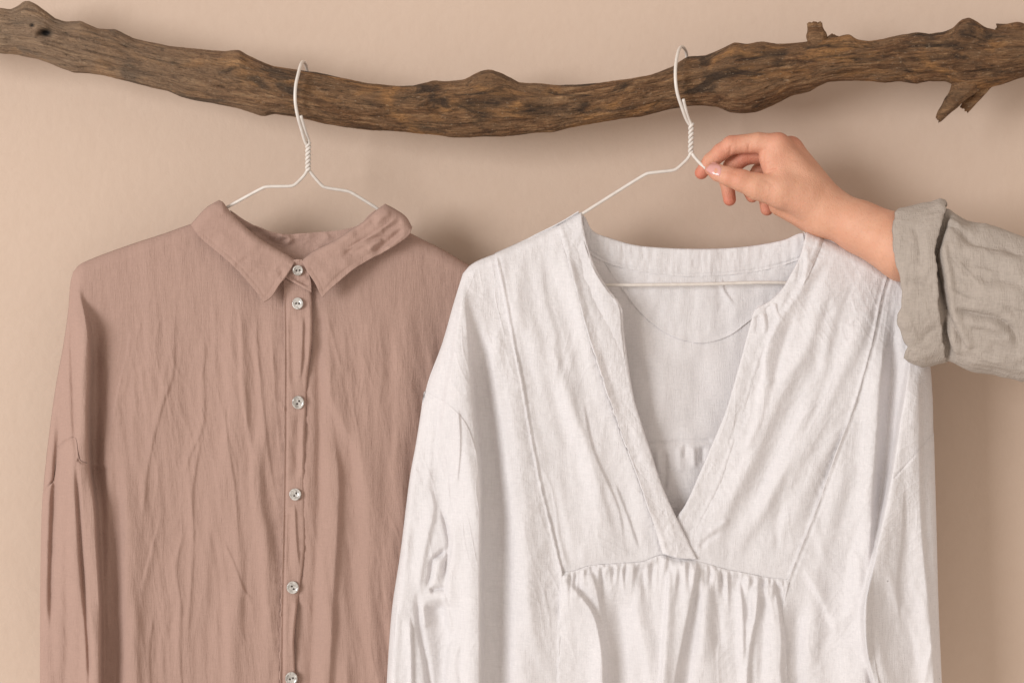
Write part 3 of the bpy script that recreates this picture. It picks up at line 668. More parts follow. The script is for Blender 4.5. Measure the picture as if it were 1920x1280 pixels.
BL = [
 # left sleeve / body valley
 ([(866,520),(873,600),(880,700),(888,800),(897,900),(898,1000),(898,1150),(898,1345)], 52, 19, 'R', dict(t0=.28, t1=0, sharp=.12)),
 ([(893,560),(902,640),(914,760),(926,880),(932,1000),(934,1345)], 30, -9, 'r', dict(t0=.3, t1=0)),
 ([(884,530),(903,600),(922,664),(942,786),(956,900),(967,1000),(968,1150),(966,1345)], 50, 5.5, 'L', dict(t0=.2, t1=0, sharp=.28)),
 ([(873,512),(857,640),(837,754),(820,867),(815,920)], 34, 4.5, 'L', dict(t0=.15, t1=.3, sharp=.2)),
 ([(797,736),(815,746),(838,758)], 2.4, -.7, 'r', dict(t0=.02, t1=.1)),
 # sleeve pinch
 ([(800,900),(812,950),(800,1010),(790,1060),(783,1120)], 13, 3.5, 'R', dict(sharp=.5)), ([(826,950),(836,985),(841,1022),(836,1060),(832,1098)], 4, -3.6),
 ([(841,1024),(826,1038),(811,1052),(808,1075),(800,1105)], 5, -5.0), ([(822,1040),(820,1070),(815,1098)], 10, 3.0), ([(848,960),(850,1030),(842,1090),(848,1160)], 12, 4.0, 'L', dict(sharp=.35)),
 ([(805,1108),(822,1103),(838,1104)], 5, -4), ([(818,1120),(826,1170),(832,1230),(828,1345)], 22, -9, 'r', dict(t0=.1, t1=0)),
 ([(782,1100),(788,1180),(800,1240),(811,1345)], 6, -4, 'r', dict(t1=0)), ([(792,1130),(798,1180)], 6, 3), ([(768,1150),(771,1230),(772,1345)], 9, 3.5, 'R', dict(t1=0)),
 ([(832,1110),(842,1160),(848,1190)], 5, 3), ([(852,1190),(842,1230),(838,1345)], 22, 6, 'L', dict(sharp=.2, t1=0)), ([(870,1200),(862,1240),(868,1300)], 7, -1.8),
 ([(790,760),(776,860),(764,980),(752,1100)], 8, 2.5), ([(812,790),(806,870),(800,930)], 9, 2.2), ([(858,760),(862,830),(855,920)], 12, 2.0, 'R'), ([(745,1120),(738,1230),(736,1340)], 8, 2.2),
 # seams
 (PR_L2, 3.4, .9, 'L', dict(t0=.02, t1=0, sharp=.6)), ([(u + 6, v) for u, v in PR_L], 2.6, -.5, 'r', dict(t0=.02, t1=0)),
 ([(u - 2, v) for u, v in PR_R], 3.4, .9, 'R', dict(t0=.02, t1=0, sharp=.6)), ([(u + 5, v) for u, v in PR_R], 2.6, -.5, 'r', dict(t0=.02, t1=0)),
 # left yoke
 ([(1056,455),(1078,540),(1100,625),(1126,705),(1154,790),(1188,882),(1215,955),(1236,1015)], 26, 4.6, 'R', dict(sharp=.28, t0=.12, t1=.12)),
 ([(975,480),(968,560),(975,640)], 12, 1.5), ([(1010,470),(1020,560),(1042,650),(1040,740)], 17, 2.0, 'R', dict(sharp=.5)), ([(1000,600),(1012,700),(1035,800),(1060,880)], 16, 2.0),
 ([(1060,680),(1080,780),(1110,880),(1140,980),(1150,1050)], 18, 2.2, 'R', dict(sharp=.5)), ([(1040,860),(1060,950),(1080,1050)], 14, 1.8), ([(1090,740),(1110,840),(1160,960),(1170,1040)], 12, 1.8, 'R'),
 ([(1150,900),(1180,980),(1200,1040)], 11, 1.8, 'R'), ([(940,600),(925,700),(935,800)], 12, 1.6), ([(1005,1000),(1000,1100),(1015,1200)], 16, 1.8), ([(992,900),(985,1050),(990,1200)], 14, 1.4),
 # right yoke: folds swing from the shoulder to the V
 ([(1555,470),(1515,520),(1490,560),(1462,600),(1440,650),(1432,720),(1410,800)], 11, 2.6, 'L', dict(sharp=.5)), ([(1580,480),(1545,560),(1520,640),(1470,720),(1435,800),(1400,880),(1350,960),(1308,1012)], 17, 3.6, 'r'),
 ([(1610,500),(1560,600),(1540,700),(1500,790),(1450,880)], 20, 2.6, 'R', dict(sharp=.5)), ([(1640,540),(1605,640),(1560,740),(1505,840),(1460,905),(1405,1000),(1382,1050)], 19, 3.4, 'r'),
 ([(1530,720),(1490,830),(1440,940),(1420,1010)], 13, 2.0), ([(1590,780),(1545,860),(1490,960),(1450,1040)], 16, 2.2), ([(1490,590),(1465,660),(1448,740)], 9, -2.0), ([(1450,690),(1425,780),(1392,860)], 8, 1.5),
 ([(1330,1000),(1350,985),(1370,972)], 6, 1.6), ([(1310,1030),(1330,1008),(1352,998)], 5, -1.6), ([(1560,560),(1535,640),(1528,720)], 12, -2.0), ([(1470,930),(1455,990),(1462,1040)], 7, -1.3),
 # right side panel and sleeve
 ([(1664,600),(1650,700),(1643,800),(1636,900),(1631,1000),(1624,1100),(1622,1345)], 32, 8.5, 'R', dict(sharp=.25, t1=0)), ([(1680,560),(1672,700),(1664,820),(1652,920),(1640,1020)], 12, -8, 'r', dict(t0=.25)),
 ([(1712,600),(1704,700),(1690,790),(1674,890),(1652,1000),(1630,1100),(1622,1140),(1625,1205),(1642,1290),(1652,1345)], 46, 17, 'L', dict(sharp=.12, t0=.22, t1=0)),
 ([(1720,690),(1722,780),(1724,940),(1730,1040),(1740,1140),(1750,1280),(1752,1345)], 26, 7, 'R', dict(sharp=.25, t0=.1, t1=0)),
 ([(1677,896),(1695,876),(1716,853)], 2.4, -.6, 'r', dict(t0=.02, t1=.02)), ([(1729,836),(1740,824),(1750,812)], 2.4, -.6, 'r', dict(t0=.02, t1=.02)),
 ([(1694,900),(1690,1000),(1680,1100),(1690,1200)], 16, 2.4, 'R'), ([(1660,1050),(1680,1120),(1710,1180),(1730,1260)], 9, 1.6), ([(1690,1140),(1710,1190),(1722,1260)], 8, -1.6), ([(1752,1200),(1740,1240),(1730,1290)], 6, 2),
 ([(1640,1150),(1652,1230),(1672,1300)], 9, 1.5), ([(1705,1080),(1730,1130),(1738,1180)], 7, 1.3),
 ([(1505,1060),(1535,1110),(1560,1160),(1574,1195)], 17, 2.6, 'L', dict(sharp=.35)), ([(1600,1030),(1612,1080),(1618,1130)], 10, 1.8), ([(1610,1060),(1595,1130),(1575,1190)], 10, 1.8), ([(1520,960),(1545,1040),(1560,1080)], 9, 1.3),
 ([(1535,1150),(1525,1230),(1530,1340)], 18, 2.2), ([(1580,1190),(1590,1260),(1585,1340)], 16, 2.2), ([(1600,860),(1560,960),(1555,1060)], 16, 1.8), ([(1500,1120),(1492,1200),(1498,1345)], 18, -4, 'r', dict(t1=0)),
]
rs = np.random.RandomState(5)
SK = [ # gathered lower panel
 ([(1060,1090),(1080,1110),(1110,1150),(1125,1210),(1130,1280),(1131,1345)], 40, 7.5, 'R', dict(sharp=.14, t0=.12, t1=0)), ([(1104,1066),(1115,1100),(1128,1170),(1131,1260),(1131,1345)], 20, 4.5, 'R', dict(sharp=.3, t0=.05, t1=0)),
 ([(1160,1100),(1158,1180),(1160,1345)], 22, -6, 'r', dict(t0=.25, t1=0)), ([(1200,1080),(1197,1150),(1215,1230),(1230,1345)], 18, 3.2, 'L', dict(t0=.1, t1=0, sharp=.7)),
 ([(1258,1060),(1254,1110),(1248,1200),(1238,1345)], 13, 5.5, 'L', dict(t0=.1, t1=0, sharp=.4)), ([(1306,1053),(1298,1100),(1284,1170),(1266,1260),(1255,1345)], 30, 5.5, 'R', dict(t0=.06, t1=0, sharp=.2)),
 ([(1312,1090),(1300,1180),(1285,1300)], 11, -4.5, 'r', dict(t0=.12, t1=.1)), ([(1325,1080),(1322,1150),(1315,1260)], 14, 3.2), ([(1348,1085),(1346,1140),(1350,1230)], 10, -3), ([(1385,1085),(1392,1150),(1392,1250)], 9, 4.0, 'R', dict(sharp=.5)),
 ([(1421,1086),(1418,1140),(1405,1210),(1396,1345)], 12, 5, 'R', dict(sharp=.45, t1=0)), ([(1448,1090),(1458,1140),(1464,1200),(1462,1260),(1474,1345)], 30, 6.0, 'R', dict(sharp=.2, t0=.06, t1=0)), ([(1438,1100),(1432,1180),(1428,1300)], 9, -2.5),
 ([(1405,1090),(1406,1150),(1412,1180)], 6, -3),
]
wx = np.array(WAIST)
x = 1060.0
while x < 1476:
    v0 = float(np.interp(x, wx[:, 0], wx[:, 1])) + 2; L = rs.uniform(28, 95); s_ = rs.uniform(-8, 6); hh_ = rs.uniform(1.2, 2.6)
    SK.append(([(x, v0), (x + s_ * .3, v0 + L * .4), (x + s_, v0 + L)], rs.uniform(3.2, 6), hh_ * (1 if rs.rand() > .45 else -1.1), 'r', dict(t0=.06, t1=.75)))
    x += rs.uniform(5.5, 12)
def to_waist(UV, g):
    d_, _, _ = pl_dist(*UV, WAIST, 10)
    return g + (8.1 - g) * np.exp(-(d_ / 13) ** 2) * .9
def G_bl(U, V, lst, ang, seed, lump=0.0, amp=1.0):
    g = 8 * ss((V - 420) / 260) + strokes(U, V, lst, 1.12)
    dL = .35 + .65 * ss((V - 450) / 120)
    g += amp * dL * (2.6 * folds(U, V, ang, 58, 330, seed, 2) + .5 * folds(U, V, ang * .8, 24, 170, seed + 4, 2) + .8 * creases(U, V, ang, 42, 170, seed + 7) + .35 * creases(U, V, ang - 24, 30, 90, seed + 11) + .25 * creases(U, V, ang + 40, 26, 70, seed + 15) + .60 * creases(U, V, ang + 6, 14, 90, seed + 17) + .50 * creases(U, V, ang - 35, 13, 60, seed + 19) + .45 * creases(U, V, ang + 55, 12, 50, seed + 23))
    g += .20 * fbm(U / 11, V / 14, seed + 20, 2)
    g += edge_roll(U, V, BL_L, 20, 12) + edge_roll(U, V, BL_R, 20, 12)
    for pts_ in (PR_L2, PR_R2): g += pucker(U, V, pts_, 9, .42, 11, 5)
    for pts_ in (BD_L, BD_R): g += pucker(U, V, pts_, 10, .5, 12, 9)
    g += pucker(U, V, WAIST, 7, .55, 9, 13)
    if lump: g += lump * (fbm(U / 17, V / 21, seed + 50, 3) + .8 * creases(U, V, -38, 15, 40, seed + 55) - .6 * creases(U, V, 42, 14, 44, seed + 58))
    return g
Y_BL = .088
W_ = M['white']
ang_f = lambda U: 0
a1 = coons([(868,512),(885,494),(929,474)], [(u + 3, v) for u, v in PR_L2], [(730,1345),(1051,1345)],
           [(868,512),(850,570),(830,640),(797,735),(786,830),(776,890),(757,1040),(743,1140),(733,1280),(730,1345)], 1.9)
tuck = 3.0 * ss((a1[1] - np.interp(a1[0], [797,838,872,892,900], [735,758,795,848,900])) / 10) * ss((914 - a1[0]) / 12)
cloth("side_panel", a1, G_bl(*a1, BL, 10, 100) - .5 - tuck, Y_BL, W_, blouse)
a2 = coons([(928,474),(1000,443),(1050,420),(1088,398)], [(u - 5, v) for u, v in NK_L[:-1]] + [(1300,1054)], WAIST[:8][:-1] + [(1300,1054)], PR_L, 1.9)
cloth("front_yoke", a2, to_waist(a2, G_bl(*a2, BL, 15, 140)), Y_BL, W_, blouse)
b1 = coons([(1514,435),(1560,452),(1607,472),(1668,507)], PR_R, [(1268,1048),(1306,1053),(1360,1067),(1400,1075),(1440,1083),(1480,1088)], [(u + 4, v) for u, v in NK_R] + [(1268,1048)], 1.9)
cloth("front_yoke", b1, to_waist(b1, G_bl(*b1, BL, -26, 180) - .8), Y_BL, W_, blouse)
b2 = coons([(1667,507),(1692,518),(1708,535)], [(1708,535),(1727,600),(1744,682),(1750,800),(1749,818),(1716,860),(1682,902),(1664,1000),(1642,1100),(1634,1140),(1637,1205),(1650,1290),(1660,1345)],
           [(1475,1345),(1660,1345)], [(u - 3, v) for u, v in PR_R2], 1.9)
cloth("side_panel", b2, G_bl(*b2, BL, -14, 220) - .6, Y_BL, W_, blouse)
sk = coons([(1048,1074)] + WAIST[1:-1] + [(1482,1086)], [(1482,1086),(1475,1110),(1472,1150),(1476,1250),(1480,1345)], [(1046,1345),(1480,1345)], [(1048,1074),(1050,1110),(1047,1180),(1046,1260),(1046,1345)], 1.6)
dw, _, _ = pl_dist(*sk, WAIST, 10)
gw_ = np.exp(-(dw / 30) ** 2)
gsk = G_bl(*sk, SK, 3, 260, amp=.9)
gsk = gsk + (8.2 + .5 * vnoise(sk[0] / 7, sk[1] / 60, 77) - gsk) * np.exp(-(dw / 9) ** 2) * .8 + 1.3 * np.exp(-((dw - 7) / 6) ** 2) * (1 + .8 * vnoise(sk[0] / 5, sk[1] / 50, 71))
cloth("gathered_panel", sk, gsk + .1, Y_BL, W_, blouse)
sL = coons([(795,733),(815,743),(838,756),(872,792),(892,845),(902,885)], [(902,885),(903,1000),(903,1150),(903,1345)], [(722,1345),(903,1345)], [(795,733),(780,830),(769,890),(750,1040),(735,1140),(725,1280),(722,1345)], 1.6)
closed_cloth("sleeve", sL, G_bl(*sL, BL, 10, 100) * ss((900 - sL[1]) / 150) + G_bl(*sL, BL, 6, 300) * (1 - ss((900 - sL[1]) / 150)) + .1, Y_BL, 16, W_, blouse)
sR = coons([(1675,898),(1695,876),(1716,852),(1735,830),(1751,811)], [(1751,811),(1756,990),(1760,1140),(1766,1280),(1768,1345)], [(1651,1345),(1768,1345)], [(1675,898),(1652,1000),(1630,1100),(1622,1140),(1625,1205),(1642,1290),(1651,1345)], 1.6)
closed_cloth("sleeve", sR, G_bl(*sR, BL, -14, 220) * ss((1010 - sR[1]) / 150) + G_bl(*sR, BL, -4, 340) * (1 - ss((1010 - sR[1]) / 150)) + .1, Y_BL, 16, W_, blouse)
# neck bands
nl = coons([(1044,424),(1068,412),(1090,397)], NK_L, [(1242,1038),(1272,1047),(1307,1051)], BD_L, 1.4)
U, V = nl
gn = G_bl(U, V, BL, 20, 140, .42, .7) + 1.4 + 2.2 * ss((V - 880) / 130) + edge_roll(U, V, NK_L, 5, 1.8)
d1, _, _ = pl_dist(U, V, BD_L, 10); gn += -1.0 * np.exp(-(d1 / 3.0) ** 2) + .6 * np.exp(-((d1 - 8) / 4) ** 2)
gn += strokes(U, V, [([(1140,545),(1150,560),(1160,580)], 6, 2.0), ([(1092,440),(1100,500),(1120,560),(1140,610)], 10, -1.8), ([(1100,470),(1115,530),(1130,575)], 6, 1.6)])
cloth("neck_band", nl, gn, Y_BL, W_, blouse, .0012)
nr = coons([(1512,434),(1528,440),(1545,446)], BD_R, [(1262,1000),(1280,1025),(1300,1046)], NK_R, 1.4)
U, V = nr
gn = G_bl(U, V, BL, -20, 180, .42, .7) + .8 - 1.5 * ss((V - 900) / 120) + edge_roll(U, V, NK_R, 5, 1.8)
d1, _, _ = pl_dist(U, V, BD_R, 10); gn += -1.1 * np.exp(-(d1 / 3.0) ** 2) + .6 * np.exp(-((d1 - 8) / 4) ** 2)
gn += strokes(U, V, [([(1418,590),(1424,605),(1420,625)], 5, -2.5), ([(1440,572),(1446,595),(1452,615)], 6, -3.0), ([(1452,566),(1456,585),(1462,600)], 5, 2.6), ([(1430,585),(1434,610),(1432,630)], 6, 2.4), ([(1470,545),(1480,560),(1490,575)], 5, -2), ([(1505,480),(1500,520),(1498,545)], 6, -2.2), ([(1515,460),(1512,500),(1508,530)], 6, 1.8)])
cloth("neck_band", nr, gn, Y_BL, W_, blouse, .0012)
# back seen through the neckline
bk = coons([(872,520),(930,482),(1000,450),(1090,402),(1112,434),(1150,449),(1190,460),(1240,465),(1290,467),(1360,466),(1420,460),(1470,450),(1505,437),(1560,456),(1668,512),(1705,535)], [(1705,535),(1720,800),(1722,1345)], [(800,1345),(1722,1345)], [(872,520),(840,700),(810,1000),(800,1345)], 2.6)
BK = [([(1215,832),(1250,829),(1290,827),(1330,826)], 3.5, -1.6, 'r', dict(t0=0, t1=0)), ([(1353,520),(1358,545),(1378,572)], 7, 1.8, 'R'), ([(1248,840),(1248,880),(1244,930)], 5, -3), ([(1300,835),(1302,880)], 5, 2), ([(1272,835),(1276,890)], 6, 1.6), ([(1318,835),(1318,870)], 5, -2), ([(1286,832),(1284,860)], 4, -1.6), ([(1232,838),(1236,890)], 5, 2),
      ([(1230,650),(1240,750),(1236,820)], 20, 2.2), ([(1300,660),(1306,740),(1300,820)], 22, -2), ([(1190,520),(1200,600),(1215,700)], 16, 2)]
def G_back(U, V):
    sh_ = np.exp(-np.clip(V - 400, 0, None) / 70) * ss(np.abs(U - 1300) / 260 - .35)
    return -21 + 12 * ss((V - 600) / 330) + 13 * sh_ + 5 * np.exp(-((V - 455) / 60) ** 2) * ss((np.abs(U - 1300) - 100) / 120) + strokes(U, V, BK) + 1.0 * folds(U, V, 2, 60, 300, 400) + .5 * creases(U, V, 5, 30, 140, 404)
cloth("back_panel", bk, G_back(*bk), Y_BL, W_, blouse)
NB = [(1094,405),(1112,433),(1150,448),(1190,459),(1240,464),(1290,466),(1360,465),(1420,459),(1470,449),(1506,436)]
NB2 = [(1098,470),(1130,490),(1180,505),(1260,517),(1320,518),(1380,514),(1440,505),(1505,486)]
fc = coons(NB, [(1506,436),(1508,460),(1505,486)], NB2, [(1094,405),(1094,440),(1098,470)], 1.8)
U, V = fc
d1, _, _ = pl_dist(U, V, NB2, 10)
cloth("neck_facing", fc, G_back(U, V) + 1.1 - .6 * np.exp(-((d1 - 4) / 2.2) ** 2) + .5 * fbm(U / 9, V / 26, 410, 2) + edge_roll(U, V, NB, 6, 2), Y_BL, W_, blouse, .0010)
hm = coons([(1130,488),(1180,503),(1260,515),(1320,516),(1380,512),(1440,503),(1502,488)], [(1502,488),(1485,535),(1455,572)], [(1165,540),(1200,585),(1250,625),(1300,642),(1330,642),(1370,628),(1405,602),(1455,572)], [(1130,488),(1148,515),(1165,540)], 2)
U, V = hm
d1, _, _ = pl_dist(U, V, [(1165,540),(1200,585),(1250,625),(1300,642),(1330,642),(1370,628),(1405,600),(1430,570)], 10)
cloth("half_moon_facing", hm, G_back(U, V) + .5 + .5 * np.exp(-(d1 / 4) ** 2) + .4 * fbm(U / 20, V / 26, 420, 2), Y_BL, W_, blouse, .0010)

# ------------------------------------------------------------------ person: hand, forearm, rolled linen sleeve
person = empty("person", P(1700, 480, -.14))
tag(person, "bare hand and forearm in rolled oatmeal linen sleeve pinching the white blouse's hanger", "person")
Y_H = .084       # depth of hand plane w = 0
# ---- implicit surface of the hand in pixel units (u, v, w), w towards the camera
VX = 1.75
gu = np.arange(1284, 1800, VX, dtype=np.float32); gv = np.arange(232, 580, VX, dtype=np.float32); gw = np.arange(-112, 122, VX, dtype=np.float32)
def cap(X, Y, Z, a, b, ra, rb):
    a = np.array(a, np.float32); b = np.array(b, np.float32); d = b - a
    t = np.clip(((X - a[0]) * d[0] + (Y - a[1]) * d[1] + (Z - a[2]) * d[2]) / (d * d).sum(), 0, 1)
    return np.sqrt((X - a[0] - t * d[0]) ** 2 + (Y - a[1] - t * d[1]) ** 2 + (Z - a[2] - t * d[2]) ** 2) - (ra + (rb - ra) * t)
def smin(a, b, k):
    h = np.clip(.5 + .5 * (b - a) / k, 0, 1)
    return b + (a - b) * h - k * h * (1 - h)
PALM = [((1456,276,0),(1560,398,-6),26,36), ((1482,279,-27),(1566,398,-22),23,34), ((1486,298,-50),(1566,404,-36),21,30), ((1484,322,-68),(1556,414,-40),19,27),
        ((1452,298,6),(1480,350,6),20,28), ((1500,366,8),(1552,404,0),30,36), ((1474,372,-46),(1530,410,-34),24,32), ((1462,384,-22),(1532,408,-16),21,34), ((1440,296,4),(1446,318,4),17,17)]
FORE = [((1560,402,-2),(1610,424,12),40,45), ((1575,408,-16),(1610,426,-6),37,42), ((1610,424,12),(1700,466,40),45,61), ((1610,426,-6),(1700,468,20),42,56), ((1700,466,36),(1770,494,48),58,38)]
FINGERS = {
 'index': [(1458,275,0,25),(1422,268,-1,19.5),(1372,272,-4,17.5),(1352,285,-8,16),(1333,302,-12,15),(1315,324,-15,12.5)],
 'middle': [(1482,281,-27,22),(1440,288,-28,18),(1396,292,-30,17.5),(1372,312,-32,16),(1363,342,-30,13.5),(1368,374,-26,12.2)],
 'ring': [(1486,300,-50,20),(1446,314,-56,16),(1424,322,-58,15.5),(1410,340,-56,14),(1403,352,-53,13),(1410,368,-48,12)],
 'little': [(1484,324,-68,18),(1456,340,-72,14.5),(1442,350,-72,13.5),(1434,368,-70,12.5),(1438,392,-64,12.5)],
}
THUMB = [(1508,370,8,33),(1464,358,18,33),(1420,350,25,25),(1390,338.5,26,20.5),(1366,331,23,18),(1346,324,18,15.5),(1333,318,13,11.5)]
CREASE = [((1404,272,16),(1404,294,8),2.2,1.5),((1370,276,14),(1369,292,6),2.4,1.8),((1431,284,22),(1430,330,18),3.0,1.5),((1373,316,40),(1376,346,38),1.8,.8),((1379,317,42),(1383,350,40),1.8,.8),((1367,318,40),(1370,342,38),1.6,.7),((1432,326,24),(1455,318,26),3,1.5),
          ((1384,254,8),(1382,268,14),1.6,.6),((1377,253,8),(1375,266,14),1.6,.6),((1424,384,4),(1450,398,10),2.4,1.0),((1470,262,8),(1472,285,20),3.5,1.3),((1390,254,6),(1388,266,14),1.5,.5),((1340,282,0),(1348,292,4),1.6,.6),((1336,287,0),(1344,297,4),1.6,.5),((1366,300,8),(1376,296,10),2.0,1.0),((1450,405,4),(1480,398,20),3,.8),((1386,318,44),(1390,348,42),1.8,.6),((1360,320,38),(1363,338,37),1.5,.5),((1556,382,34),(1560,430,34),3,.8),((1440,340,46),(1470,372,46),4,.7)]
def hand_sdf(X, Y, Z):
    D = None
    for (a, b_, ra, rb) in PALM:
        c_ = cap(X, Y, Z, a, b_, ra, rb); D = c_ if D is None else smin(D, c_, 13)
    F_ = None
    for (a, b_, ra, rb) in FORE:
        c_ = cap(X, Y, Z, a, b_, ra, rb); F_ = c_ if F_ is None else smin(F_, c_, 16)
    D = smin(D, F_, 22)
    for nm, ch in FINGERS.items():
        f = None
        for p, q in zip(ch[:-1], ch[1:]):
            c_ = cap(X, Y, Z, p[:3], q[:3], p[3], q[3]); f = c_ if f is None else smin(f, c_, 4)
        kk = 1.0 + 9.0 * ss((X - 1432) / 36)
        D = smin(D, f, kk)
    f = None
    for p, q in zip(THUMB[:-1], THUMB[1:]):
        c_ = cap(X, Y, Z, p[:3], q[:3], p[3], q[3]); f = c_ if f is None else smin(f, c_, 5)
    kk = 1.0 + 15.0 * ss((X - 1415) / 45)
    D = smin(D, f, kk)
    for (a, b_, sg, dp) in CREASE:
        m_ = cap(X, Y, Z, a, b_, 0, 0)
        D = D + 1.7 * dp * np.exp(-(m_ / sg) ** 2)
    return D
def surface_nets(D, ox, h):
    nx, ny, nz = D.shape
    ins = D < 0
    cnt = np.zeros((nx - 1, ny - 1, nz - 1), np.int8)
    for i in (0, 1):
        for j in (0, 1):
            for k in (0, 1): cnt += ins[i:nx - 1 + i, j:ny - 1 + j, k:nz - 1 + k]
    act = (cnt > 0) & (cnt < 8)
    idx = np.full(act.shape, -1, np.int64); ids = np.argwhere(act); idx[act] = np.arange(len(ids))
    acc = np.zeros((len(ids), 3)); num = np.zeros(len(ids))
    for ax in range(3):
        o1, o2 = [k for k in range(3) if k != ax]
        for p in (0, 1):
            for q in (0, 1):
                off = np.zeros(3, int); off[o1] = p; off[o2] = q
                a = ids + off; b_ = a.copy(); b_[:, ax] += 1
                da = D[a[:, 0], a[:, 1], a[:, 2]]; db = D[b_[:, 0], b_[:, 1], b_[:, 2]]
                m_ = (da < 0) != (db < 0); t = np.where(m_, da / np.where(m_, da - db, 1), 0)
                pt = off[None].astype(float).repeat(len(ids), 0); pt[:, ax] = t
                acc += pt * m_[:, None]; num += m_
    vert = (ids + acc / num[:, None]) * h + np.array(ox)
    quads = []
    for ax in range(3):
        o1, o2 = [(1, 2), (2, 0), (0, 1)][ax]
        sl0 = [slice(None)] * 3; sl1 = [slice(None)] * 3; sl0[ax] = slice(0, -1); sl1[ax] = slice(1, None)
        A = ins[tuple(sl0)]; B = ins[tuple(sl1)]
        e = np.argwhere(A != B)
        ok = (e[:, o1] > 0) & (e[:, o2] > 0) & (e[:, o1] < D.shape[o1] - 1) & (e[:, o2] < D.shape[o2] - 1); e = e[ok]
        fl_ = A[e[:, 0], e[:, 1], e[:, 2]]
        def c(d1, d2):
            x_ = e.copy(); x_[:, o1] -= d1; x_[:, o2] -= d2
            return idx[x_[:, 0], x_[:, 1], x_[:, 2]]
        q = np.stack([c(0, 0), c(1, 0), c(1, 1), c(0, 1)], -1)
        q[~fl_] = q[~fl_][:, ::-1]
        quads.append(q)
    return vert, np.vstack(quads)
X, Y, Z = np.meshgrid(gu, gv, gw, indexing='ij')
D = hand_sdf(X, Y, Z); del X, Y, Z
hv, hf = surface_nets(D, (gu[0], gv[0], gw[0]), VX); del D
def hand_to_world(u, v, w): return P(u, v, -(Y_H + np.asarray(w) * S))
# redder fingertips, knuckles and finger sides
flush = np.zeros(len(hv))
for (c_, r_, a_) in [((1312,328,-15),26,.8),((1368,378,-24),26,.75),((1408,368,-46),24,.6),((1438,394,-62),24,.6),((1332,320,20),20,.45),((1372,330,40),26,.25),((1372,258,0),22,.35),((1460,252,0),26,.35),((1490,262,-20),26,.35),((1400,300,-20),30,.5),((1352,282,0),26,.35)]:
    flush = np.maximum(flush, .9 * 1.5 * a_ * np.exp(-((hv - np.array(c_)) ** 2).sum(1) / r_ ** 2))
arm = build("arm", hand_to_world(hv[:, 0], hv[:, 1], hv[:, 2]), hf[:, ::-1], M['skin'], person, attrs={"flush": flush})
sm = arm.modifiers.new("smooth", 'SMOOTH'); sm.factor = .5; sm.iterations = 2
# thumb nail lying on the thumb tip
nu_ = coons([(1325,313),(1331,306.5),(1340,304.5),(1349,308)], [(1349,308),(1353.5,316),(1353,325),(1349,331)], [(1328,323),(1334,328),(1341,331),(1349,331)], [(1325,313),(1323.5,318),(1328,323)], .8)
U, V = nu_
wz = np.full(U.shape, 60.0)
for _ in range(60): wz = wz - np.clip(hand_sdf(U.astype(np.float32), V.astype(np.float32), wz.astype(np.float32)), -1, 3) * .7
e_ = np.minimum.reduce([np.arange(U.shape[1])[None] + 0 * U, U.shape[1] - 1 - np.arange(U.shape[1])[None] + 0 * U, np.arange(U.shape[0])[:, None] + 0 * U, U.shape[0] - 1 - np.arange(U.shape[0])[:, None] + 0 * U])
k_ = gauss(wz.mean(0), 2); wz = .5 * wz + .5 * (wz.mean() + (k_ - k_.mean())[None, :] + (wz.mean(1) - wz.mean())[:, None])
wz = wz + np.clip(e_ / 4, 0, 1) * 1.6 - .6
build("thumb_nail", hand_to_world(U, V, wz), grid_faces(*U.shape), M['nail'], arm)

# ---- sleeve and rolled cuff: closed tubes round the arm
def ring_tube(us_, top, bot, dep, cen, n, disp):
    """u stations; silhouette top/bottom v; half depth px; centre w px; disp(U, V, front) mm outwards"""
    t_ = np.interp(us_, *np.array(top, float).T); b__ = np.interp(us_, *np.array(bot, float).T)
    t_ = gauss(t_, 2.5); b__ = gauss(b__, 2.5)
    dp = np.interp(us_, *np.array(dep, float).T); cw = np.interp(us_, *np.array(cen, float).T)
    a = np.linspace(0, 2 * math.pi, n, endpoint=False)[None]
    Vv = ((t_ + b__) / 2)[:, None] - ((b__ - t_) / 2)[:, None] * np.sin(a)
    Ww = cw[:, None] + dp[:, None] * np.sign(np.cos(a)) * np.abs(np.cos(a)) ** .85
    return us_[:, None] + 0 * a, Vv, Ww, a + 0 * Vv
Y_A = Y_H
